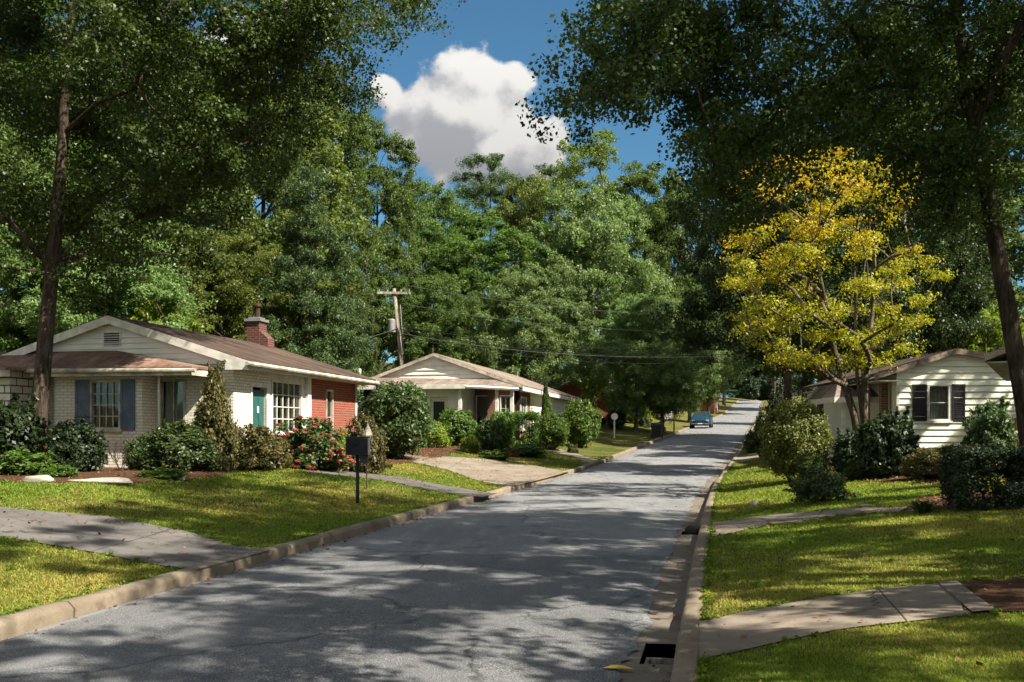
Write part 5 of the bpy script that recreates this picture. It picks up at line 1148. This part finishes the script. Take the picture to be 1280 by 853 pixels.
# --- right house: cream siding
c = px(1121, 560, 31.0); gz = float(ground(c.x, c.y)); h3 = empty('sided_house', (c.x, c.y, gz + 0.12), -0.06)
tag(h3, 'cream clapboard house on the right with black shutters and sagging roof edge', 'house')
hw3, W3, L3 = 2.42, 4.6, 9.0; rx3, rid3 = 1.75, 3.15; s3 = (rid3 - hw3) / 2.3
w3 = MB(); H3 = [(0.93, 1.62, 0.98, 2.12)]
wall_cells(w3, (0, 0.02, 0), UX, NYm, 0, W3, -0.9, hw3, H3); w3.box(0, 0.15, 0.2, L3, -0.9, hw3); w3.box(W3 - 0.15, W3, 0.2, L3, -0.9, hw3); w3.build('wall', 'siding_cream', h3)
def f3(v):
    if v <= hw3: return (0.0, W3)
    return (max(0.0, rx3 - (rid3 - v) / s3 + 0.15), min(W3, rx3 + (rid3 - v) / (s3 * 0.55) - 0.1))
s3m = MB(); siding_wall(s3m, (0, 0, 0), UX, NYm, f3, -0.25, rid3 - 0.08, 0.195, holes=[(0.93, 1.62, 0.98, 2.12)], lip=0.042); s3m.face((0.0, 0.012, hw3), (W3, 0.012, hw3), (rx3, 0.012, rid3 - 0.06)); s3m.build('clapboard_siding', 'siding_cream', h3)
cb = MB(); cb.box(-0.02, 0.07, -0.035, -0.02, -0.3, hw3); cb.box(W3 - 0.07, W3 + 0.02, -0.035, -0.02, -0.3, hw3); cb.build('corner_board', 'trim', h3)
fd = MB(); fd.box(0.0, W3, -0.03, 0.0, -0.9, -0.26); fd.build('foundation', 'stone', h3)
window(h3, (0, 0, 0), UX, NYm, 0.99, 1.56, 1.04, 2.06, 1, 2, 0.06, 1, 'trim', sill=True)
shutter(h3, (0, -0.02, 0), UX, NYm, 0.46, 0.90, 0.98, 2.12, 'shutter_dark'); shutter(h3, (0, -0.02, 0), UX, NYm, 1.66, 2.06, 0.98, 2.12, 'shutter_dark')
r3 = MB(); k = 0.75; zl = rid3 - s3 * (rx3 + k)
roof_slab(r3, [(rx3, -0.2, rid3 + 0.08), (rx3, L3 + 0.4, rid3 + 0.08), (-k, L3 + 0.4, zl + 0.08), (-k, -0.2, zl + 0.08)]); zr3 = rid3 - s3 * 0.55 * (W3 - rx3 + 0.4)
roof_slab(r3, [(rx3, -0.2, rid3 + 0.08), (W3 + 0.4, -0.2, zr3 + 0.08), (W3 + 0.4, L3 + 0.4, zr3 + 0.08), (rx3, L3 + 0.4, rid3 + 0.08)]); r3.build('roof', 'roof', h3)
for xa, za, xb, zb in ((-k, zl, rx3 - 0.002, rid3), (rx3 + 0.002, rid3, W3 + 0.4, zr3)):
    b3 = MB(); b3.hexa([(xa, -0.23, za - 0.10), (xb, -0.23, zb - 0.10), (xb, -0.205, zb - 0.10), (xa, -0.205, za - 0.10), (xa, -0.23, za + 0.07), (xb, -0.23, zb + 0.07), (xb, -0.205, zb + 0.07), (xa, -0.205, za + 0.07)]); b3.build('barge_board', 'old_board', h3)
sf3 = MB(); sf3.box(-k + 0.02, -0.003, -0.4, L3 + 0.4, hw3 - 0.22, hw3 - 0.19); sf3.build('soffit', 'soffit', h3)
pr = MB(); roof_slab(pr, [(-1.45, 1.7, 1.80), (-0.01, 1.7, 1.80), (-0.01, 3.1, 2.30), (-1.0, 3.1, 2.30)], 0.07); roof_slab(pr, [(-1.45, 1.7, 1.80), (-1.0, 3.1, 2.30), (-1.0, 6.0, 2.30), (-1.45, 6.0, 1.80)], 0.07); pr.build('porch_roof', 'roof_pale', h3)
pf3 = MB(); pf3.box(-1.48, -0.01, 1.66, 1.69, 1.60, 1.79); pf3.box(-1.49, -1.46, 1.69, 6.0, 1.60, 1.79); pf3.build('porch_fascia', 'trim', h3)
for y_ in (1.85, 5.8): q = MB(); q.box(-1.2, -1.08, y_, y_ + 0.12, -0.9, 1.75); q.build('porch_post', 'trim', h3)
for x_, y_ in ((-0.32, 0.5), (-0.62, 1.4)): q = MB(); q.box(x_, x_ + 0.22, y_, y_ + 0.22, -0.9, hw3 - 0.22); q.build('brick_pillar', 'dark_brick', h3)
pfl = MB(); pfl.box(-2.1, 0, 0.3, 6.6, -0.9, -0.12); pfl.build('porch_floor', 'stone', h3)

# --- house at the right edge: only its eave corner and brick corner show
c = px(1268, 545, 21.5); h4 = empty('brick_house', (c.x, c.y, float(ground(c.x, c.y)) + 0.05), -0.50)
tag(h4, 'dark eaved orange brick house cut off by the right edge behind the tree trunk', 'house')
m = MB(); m.box(0, 6, 0, 8, -0.9, 0.95); m.build('brick_base', 'orange_brick', h4); m = MB(); m.box(0.02, 6, 0.02, 8, 0.95, 2.35); m.build('wall', 'siding', h4)
m = MB(); m.box(-0.06, 6, -0.06, 0.0, 0.93, 1.02); m.build('ledge', 'trim', h4)
r4 = MB(); roof_slab(r4, [(3.0, -0.6, 3.75), (3.0, 8.6, 3.75), (-0.55, 8.6, 2.28), (-0.55, -0.6, 2.28)], 0.14); roof_slab(r4, [(3.0, -0.6, 3.75), (6.55, -0.6, 2.28), (6.55, 8.6, 2.28), (3.0, 8.6, 3.75)], 0.14); r4.build('roof', 'roof_grey', h4)
m = MB(); m.face((0.02, 0.01, 2.35), (5.98, 0.01, 2.35), (3.0, 0.01, 3.58)); m.box(-0.5, 0.018, -0.55, 8.5, 2.10, 2.13); m.build('gable', 'soffit', h4)
m = MB(); m.obox((0, 0, 0), UX, NYm, 1.4, 2.3, 1.1, 2.1, 0.0, 0.04); wf = m.build('window', 'trim', h4); m = MB(); m.obox((0, 0, 0), UX, NYm, 1.46, 2.24, 1.16, 2.04, 0.04, 0.046); m.build('pane', 'autoglass', wf)

# ------------------------------------------------------------------ street furniture and small things
X, Y, Z = hit(447, 631); mb_ = empty('mailbox', (X, Y, Z), 0.05); tag(mb_, 'black mailbox on a thin black post on the left lawn', 'mailbox')
sc_ = Y / F
p = MB(); p.box(-0.032, 0.032, -0.032, 0.032, -0.2, 62 * sc_); p.build('post', 'black_metal', mb_, bevel=0.005)
p = MB(); w_, z0_, z1_ = 0.5 * 27 * sc_, 62 * sc_, 85 * sc_
prof = [(-0.17, 0), (0.17, 0), (0.17, (z1_ - z0_) * 0.86), (0.13, (z1_ - z0_) * 0.97), (0.06, (z1_ - z0_)), (-0.06, (z1_ - z0_)), (-0.13, (z1_ - z0_) * 0.97), (-0.17, (z1_ - z0_) * 0.86)]
fa, ba = [(-w_, y, z0_ + z) for y, z in prof], [(w_, y, z0_ + z) for y, z in prof]
p.face(*fa[::-1]); p.face(*ba)
for i in range(len(prof)): j = (i + 1) % len(prof); p.face(fa[i], fa[j], ba[j], ba[i])
bx = p.build('box', 'black_metal', mb_, bevel=0.008)
p = MB(); p.box(w_ + 0.001, w_ + 0.02, -0.165, 0.165, z0_ + 0.01, z1_ - 0.03); p.build('door', 'grey_metal', mb_, bevel=0.01)
p = MB(); p.box(-0.05, 0.04, -0.20, -0.178, z1_ - 0.16, z1_ - 0.10); p.build('flag', 'black_metal', mb_)
p = MB(); p.box(w_ * 0.25, w_ * 1.0, -0.12, 0.12, z0_ - 0.17, z0_ - 0.002); p.build('newspaper_box', 'black_plastic', mb_, bevel=0.01)

X, Y, Z = hit(458, 612); s_ = Y / F
o = empty('garden_stake', (X, Y, Z)); tag(o, 'thin dark garden stake with a pale pointed top behind the mailbox', 'garden ornament')
p = MB(); p.tube([(0, 0, -0.1), (0.01, 0, 0.5), (-0.01, 0, 1.0), (0.02, 0, 72 * s_)], [0.014, 0.014, 0.012, 0.010], 6); p.build('stake', 'rusty', o)
p = MB(); p.lathe([(0.10, 0.0), (0.115, 0.03), (0.085, 0.12), (0.05, 0.2), (0.015, 0.28), (0.004, 0.32)], 7, (0.03, 0, 66 * s_)); p.build('pointed_top', 'trim_dirty', o)
def rock(name, x, by, w, h, label, cat='stone', mat='stone', seed=1):
    import bmesh
    X, Y, Z = hit(x, by); s = Y / F; bm = bmesh.new(); bmesh.ops.create_icosphere(bm, subdivisions=3, radius=1); g = random.Random(seed)
    ph = [g.random() * 6 for _ in range(6)]
    for v in bm.verts:
        k = 1 + 0.10 * math.sin(3 * v.co.x + ph[0]) + 0.09 * math.sin(4 * v.co.y + ph[1] + 2 * v.co.x) + 0.06 * math.sin(7 * v.co.z + ph[2] + 3 * v.co.x)
        v.co = Vector((math.copysign(abs(v.co.x) ** 0.7, v.co.x) * w / 2 * s * k, v.co.y * min(w, 30) / 2.6 * s * k, (v.co.z * 0.75 + 0.25) * h * s * 0.8 * k))
    me = bpy.data.meshes.new(name); bm.to_mesh(me); bm.free()
    for q in me.polygons: q.use_smooth = True
    me.materials.append(M[mat]); o = link(name, me); o.location = (X, Y, Z); tag(o, label, cat); return o
rock('edging_stone', 47, 603, 37, 11, 'short pinkish edging stone at the left end of the flower bed', seed=1)
rock('edging_stone', 122, 604, 76, 8, 'long white edging stone along the front of the flower bed', seed=2)
rock('edging_stone', 226, 600, 14, 9, 'small grey stone at the right end of the flower bed', seed=3)
rock('lawn_stone', 943, 632, 12, 6, 'small pale stone on the grass by the huge round shrub', seed=4)
rock('lawn_stone', 1083, 633, 16, 4, 'flat pale stone on the grass left of the strap leaved plant', seed=5)
rock('kerb_stone', 866, 667, 18, 14, 'dark rock lying by the right kerb at the path end', mat='drive_dark', seed=6)
rock('bed_stone', 1118, 598, 12, 5, 'pale stone in the bed under the yellow maple', seed=7)

for k, (a, b, e0) in enumerate(DRAINS):
    yc = (a + b) / 2; o = empty('storm_drain', (float(Xc(yc)), yc, float(Zr(yc))), -0.2)
    tag(o, ['square storm drain opening in the gutter at the bottom of the picture', 'small storm drain opening in the gutter near the right hand path'][k], 'storm drain')
    hl = (b - a) / 2 + 0.02; e1 = HALF + 0.03; p = MB(); zt = -0.55
    p.face((e0, -hl, zt), (e1, -hl, zt), (e1, hl, zt), (e0, hl, zt)); p.face((e0, -hl, zt), (e0, hl, zt), (e0, hl, -0.006), (e0, -hl, -0.006)); p.face((e1, -hl, zt), (e1, hl, zt), (e1, hl, 0.0), (e1, -hl, 0.0))
    p.face((e0, -hl, zt), (e1, -hl, zt), (e1, -hl, -0.006), (e0, -hl, -0.006)); p.face((e0, hl, zt), (e1, hl, zt), (e1, hl, -0.006), (e0, hl, -0.006)); p.build('pit', 'pit_dark', o)
    p = MB(); g_ = random.Random(9 + k)
    def fringe(A, B, inw, n=9):
        A, B, inw = Vector(A), Vector(B), Vector(inw); ins = [0.012 + 0.035 * g_.random() ** 2 for _ in range(n + 1)]
        for q in range(n):
            a, b = A.lerp(B, q / n), A.lerp(B, (q + 1) / n); a1, b1 = a + inw * ins[q], b + inw * ins[q + 1]; dz = Vector((0, 0, -0.06))
            p.face(a, b, b1, a1); p.face(a1, b1, b1 + dz, a1 + dz)
    fringe((e0 - 0.05, -hl - 0.02, -0.003), (e0 - 0.05, hl + 0.02, -0.003), (1, 0, 0)) if False else fringe((e0 - 0.012, -hl, -0.003), (e0 - 0.012, hl, -0.003), (1, 0, 0))
    fringe((e0, -hl, -0.0035), (e1 - 0.03, -hl, -0.0035), (0, 1, 0)); fringe((e0, hl, -0.0035), (e1 - 0.03, hl, -0.0035), (0, -1, 0))
    p.build('broken_rim', 'gutter', o)
    p = MB()
    for _ in range(26):
        cx_, cy_ = e0 + 0.03 + (e1 - e0 - 0.08) * g_.random(), -hl + 0.05 + (2 * hl - 0.1) * g_.random(); a_ = g_.random() * 6.28; L_ = 0.02 + 0.025 * g_.random()
        ux, uy = math.cos(a_) * L_, math.sin(a_) * L_; zz = -0.44 + 0.05 * g_.random(); p.face((cx_ - ux, cy_ - uy, zz), (cx_ + uy * .5, cy_ - ux * .5, zz + .008), (cx_ + ux, cy_ + uy, zz), (cx_ - uy * .5, cy_ + ux * .5, zz + .01))
    p.build('leaf_debris', plain('drain_debris', (0.10, 0.055, 0.028), 0.9), o)

X, Y, Z = hit(773, 841)
def flat_leaf():
    V = [(-0.11, 0, 0.004), (-0.05, 0.04, 0.018), (0.03, 0.038, 0.02), (0.11, 0, 0.006), (0.03, -0.035, 0.014), (-0.05, -0.04, 0.012)]
    me = mesh_np('yellow_leaf', V, np.array([[0, 1, 2, 3], [0, 3, 4, 5]]), plain('yellow_leaf', (0.55, 0.38, 0.03), 0.6), None); o = link('fallen_leaf', me)
    o.location = (X, Y, float(Zr(Y)) + 0.036 * (1 - ((X - Xc(Y)) / HALF) ** 2) + 0.012); o.rotation_euler = (0, 0, -0.2); tag(o, 'single yellow leaf lying on the asphalt near the storm drain', 'leaf')
flat_leaf()

# round white sign
X, Y, Z = hit(768, 548); s_ = Y / F; o = empty('round_sign', (X, Y, Z), 0.0); tag(o, 'small round white sign on a white post on the left verge', 'sign')
p = MB(); p.tube([(0, 0, -0.1), (0, 0, 26 * s_)], 0.045, 8); p.build('post', 'pale_paint', o)
p = MB(); p.lathe([(0.0, -0.02), (4.2 * s_, -0.02), (4.2 * s_, 0.02), (0.0, 0.02)], 20); p.build('sign_disc', 'pale_paint', o, rot=(R(90), 0, 0), loc=(0, -0.07, 27 * s_))
# bin
X, Y, Z = hit(822, 548); s_ = Y / F; o = empty('wheeled_bin', (X, Y + 0.4, Z - 0.0), -0.2); tag(o, 'black wheeled bin standing at the left kerb', 'bin')
w_, h_ = 7.0 * s_, 17 * s_
p = MB(); p.hexa([(-w_ * 0.78, -w_ * 0.8, 0.06), (w_ * 0.78, -w_ * 0.8, 0.06), (w_ * 0.78, w_ * 0.8, 0.06), (-w_ * 0.78, w_ * 0.8, 0.06), (-w_, -w_, h_), (w_, -w_, h_), (w_, w_, h_), (-w_, w_, h_)]); p.box(-w_ * 1.06, w_ * 1.06, -w_ * 1.06, -w_ * 0.99, h_ - 0.1, h_ - 0.01); p.build('body', 'black_plastic', o, bevel=0.03)
p = MB(); p.hexa([(-w_ * 1.08, -w_ * 1.1, h_ + 0.003), (w_ * 1.08, -w_ * 1.1, h_ + 0.003), (w_ * 1.08, w_ * 1.1, h_ + 0.003), (-w_ * 1.08, w_ * 1.1, h_ + 0.003), (-w_ * 0.95, -w_ * 0.95, h_ + 0.09), (w_ * 0.95, -w_ * 0.95, h_ + 0.09), (w_ * 0.95, w_ * 0.95, h_ + 0.13), (-w_ * 0.95, w_ * 0.95, h_ + 0.13)]); p.build('lid', 'black_plastic', o, bevel=0.02)
for sx in (-1, 1): p = MB(); p.tube([(sx * w_ * 0.85, w_ * 0.75, 0.11), (sx * w_ * 1.0, w_ * 0.75, 0.11)], 0.12, 16); p.build('wheel', 'tyre', o)
p = MB(); p.tube([(-w_ * 0.8, w_ * 1.18, h_ - 0.02), (w_ * 0.8, w_ * 1.18, h_ - 0.02)], 0.02, 6); p.build('handle', 'black_plastic', o)
# hanging yard sign in a wooden frame
X, Y, Z = hit(840, 541); s_ = Y / F; o = empty('yard_sign', (X, Y + 2.0, float(ground(X, Y + 2))), -0.1); tag(o, 'brown wooden frame holding a hanging pale board beside the bin', 'sign')
p = MB(); p.box(-0.45, -0.33, -0.06, 0.06, -0.2, 2.35); p.build('post', 'sign_wood', o); p = MB(); p.box(0.42, 0.52, -0.06, 0.06, -0.2, 2.3); p.build('post', 'sign_wood', o)
p = MB(); p.box(-0.325, 0.415, -0.05, 0.05, 1.9, 2.28); p.build('header_board', 'sign_wood', o); p = MB(); p.box(-0.28, 0.36, -0.02, 0.02, 0.95, 1.75); p.build('hanging_board', 'pale_paint', o)
for x_ in (-0.2, 0.28): p = MB(); p.tube([(x_, 0, 1.74), (x_, 0, 1.91)], 0.012, 6); p.build('hanger', 'black_metal', o)

# cars
def car(loc, rz, paint, label, name='parked_car'):
    o = empty(name, loc, rz); tag(o, label, 'car')
    # body lower: stations along y (front = -y); half-width, z bottom, z top
    st = [(-2.25, 0.66, 0.36, 0.62), (-2.15, 0.80, 0.27, 0.74), (-1.8, 0.88, 0.22, 0.86), (-0.95, 0.91, 0.20, 0.97), (-0.7, 0.915, 0.2, 1.0), (0.9, 0.915, 0.2, 1.01), (1.7, 0.90, 0.22, 1.02), (2.12, 0.84, 0.28, 0.98), (2.25, 0.72, 0.38, 0.88)]
    p = MB(); ring = lambda y, w, b, t: [(-w * 0.86, y, b), (w * 0.86, y, b), (w, y, b + 0.18), (w, y, t - 0.2), (w * 0.90, y, t - 0.02), (w * 0.5, y, t + 0.02), (-w * 0.5, y, t + 0.02), (-w * 0.90, y, t - 0.02), (-w, y, t - 0.2), (-w, y, b + 0.18)]
    rs = [ring(*s) for s in st]
    for a, b in zip(rs, rs[1:]):
        for i in range(10): j = (i + 1) % 10; p.face(a[i], b[i], b[j], a[j])
    p.face(*rs[0]); p.face(*rs[-1][::-1]); p.build('body', paint, o, smooth=False, bevel=0.02)
    g = MB(); lo = [(-0.82, -0.85, 0.985), (0.82, -0.85, 0.985), (0.82, 1.55, 1.03), (-0.82, 1.55, 1.03)]; hi = [(-0.62, -0.15, 1.42), (0.62, -0.15, 1.42), (0.62, 1.05, 1.43), (-0.62, 1.05, 1.43)]
    g.hexa(lo + hi); g.build('windows', 'autoglass', o, bevel=0.03)
    r = MB(); r.hexa([(-0.64, -0.17, 1.415), (0.64, -0.17, 1.415), (0.64, 1.07, 1.425), (-0.64, 1.07, 1.425), (-0.56, -0.05, 1.475), (0.56, -0.05, 1.475), (0.56, 0.98, 1.475), (-0.56, 0.98, 1.475)])
    for sx in (-1, 1):
        for (a, b) in (((sx * 0.83, -0.86, 0.98), (sx * 0.625, -0.15, 1.43)), ((sx * 0.83, 1.56, 1.02), (sx * 0.625, 1.05, 1.43)), ((sx * 0.83, 0.35, 1.0), (sx * 0.63, 0.4, 1.43))): r.tube([a, b], 0.032, 6)
    r.build('roof', paint, o, bevel=0.02)
    for sx in (-1, 1):
        for y in (-1.4, 1.42):
            w = MB(); w.tube([(sx * 0.74, y, 0.32), (sx * 0.925, y, 0.32)], 0.32, 20); wo = w.build('wheel', 'tyre', o); h = MB(); h.tube([(sx * 0.926, y, 0.32), (sx * 0.94, y, 0.32)], 0.19, 14); h.build('rim', 'chrome', wo)
        h = MB(); h.hexa([(sx * 0.5, -2.245, 0.56), (sx * 0.74, -2.2, 0.58), (sx * 0.74, -2.1, 0.58), (sx * 0.5, -2.15, 0.56), (sx * 0.5, -2.235, 0.70), (sx * 0.74, -2.19, 0.72), (sx * 0.74, -2.09, 0.72), (sx * 0.5, -2.14, 0.70)]); h.build('headlight', 'lamp_lens', o)
        m = MB(); m.box(sx * 0.90 - 0.02, sx * 0.90 + 0.14 * sx, -0.72, -0.62, 0.98, 1.1) if sx > 0 else m.box(-1.04, -0.88, -0.72, -0.62, 0.98, 1.1); m.build('wing_mirror', paint, o)
    gr = MB(); gr.box(-0.45, 0.45, -2.275, -2.2, 0.44, 0.62); gr.build('grille', 'black_plastic', o); bp = MB(); bp.box(-0.78, 0.78, -2.29, -2.15, 0.32, 0.42); bp.build('bumper', 'chrome', o); pl = MB(); pl.box(-0.2, 0.2, -2.30, -2.291, 0.33, 0.41); pl.build('number_plate', 'pale_paint', o)
    return o
Yc = 90.0; car((float(Xc(Yc)) - HALF + 0.95, Yc, float(Zr(Yc)) + 0.02), -0.25, 'blue_car', 'blue car parked at the left kerb facing downhill')
Yc = 160.0; X_ = float(Xc(Yc)) - HALF - 3.2; car((X_, Yc, float(ground(X_, Yc))), -1.2, 'red_car', 'red car parked on the bank near the top of the road')

# utility pole and cables
PP = px(500, 447, 60); PP.z = float(ground(PP.x, PP.y)); pt_ = px(494, 361, 60).z - PP.z
o = empty('utility_pole', PP, 0.1); tag(o, 'weathered wooden utility pole with crossarm behind the second left house', 'utility pole')
lean = -0.35
p = MB(); p.tube([(0.25, 0, -0.5), (0.1, 0, pt_ * 0.45), (lean, 0, pt_)], [0.15, 0.13, 0.095], 12); p.build('pole', 'pole_wood', o, smooth=True)
p = MB(); p.box(lean - 1.0, lean + 1.0, -0.17, -0.09, pt_ - 0.35, pt_ - 0.22); ca = p.build('crossarm', 'pole_wood', o)
for x_ in (-0.9, -0.4, 0.4, 0.9): p = MB(); p.lathe([(0.03, 0), (0.055, 0.04), (0.035, 0.08), (0.05, 0.12), (0.02, 0.16)], 10, (lean + x_, -0.13, pt_ - 0.22)); p.build('insulator', 'grey_metal', ca)
p = MB(); p.lathe([(0.2, 0), (0.24, 0.03), (0.24, 0.75), (0.2, 0.8), (0.1, 0.84)], 16, (lean - 0.15, -0.36, pt_ - 2.7)); p.build('transformer', 'grey_metal', o)
p = MB(); p.tube([(0.02, -0.17, pt_ - 1.0), (0.12, -0.2, pt_ - 2.5), (0.2, -0.19, pt_ - 4.0)], 0.03, 6); p.build('conduit', 'grey_metal', o)
def cable(A, B, sag, r, mat, label, n=28):
    A, B = Vector(A), Vector(B); pts = [A.lerp(B, i / n) - Vector((0, 0, 4 * sag * (i / n) * (1 - i / n))) for i in range(n + 1)]; c0 = pts[0]
    p = MB(); p.tube([q - c0 for q in pts], r, 6); c = p.build('overhead_cable', mat); c.location = c0; return tag(c, label, 'cable', 'overhead cables along the street')
a0 = lambda y, dx=0: Vector((PP.x + dx, PP.y - 0.2, px(500, y, 60).z))
cable(a0(358, 0.5), px(1010, 395, 52), 0.6, 0.014, 'cable_pale', 'thin pale cable from the pole top running right, highest of the cables')
cable(a0(380, 0.1), px(1010, 412, 52), 0.7, 0.014, 'cable_pale', 'thin pale cable second from the top right of the pole')
cable(a0(408), px(1000, 432, 51), 0.7, 0.022, 'cable', 'thick black cable leaving the pole just above the roof gable')
cable(a0(412), px(1000, 437, 50.7), 0.85, 0.022, 'cable', 'black cable sagging close below the thickest cable')
cable(a0(417), px(1000, 440, 50.4), 0.75, 0.017, 'cable_pale', 'greenish pale cable among the lower black cables')
cable(a0(420), px(1000, 446, 50), 0.9, 0.017, 'cable', 'lowest black cable running right from the pole')
cable(a0(358, -0.5), px(300, 395, 50), 0.5, 0.020, 'cable', 'dark cable running left from the top of the pole')
cable(a0(410), px(300, 428, 50), 0.6, 0.026, 'cable', 'thick dark cable running left from the middle of the pole')
X_, Y_ = px(906, 490, 172).x, 172; o = empty('sign_pole', (X_, Y_, float(ground(X_, Y_)))); tag(o, 'far pale pole with a short green arm near the top of the road', 'pole')
p = MB(); p.tube([(0, 0, -0.3), (0, 0, 3.4)], 0.17, 10); p.build('pole', 'pole_wood', o); p = MB(); p.box(0.15, 2.2, -0.03, 0.03, 3.1, 3.4); p.build('arm', plain('green_sign', (0.18, 0.30, 0.14), 0.5), o)
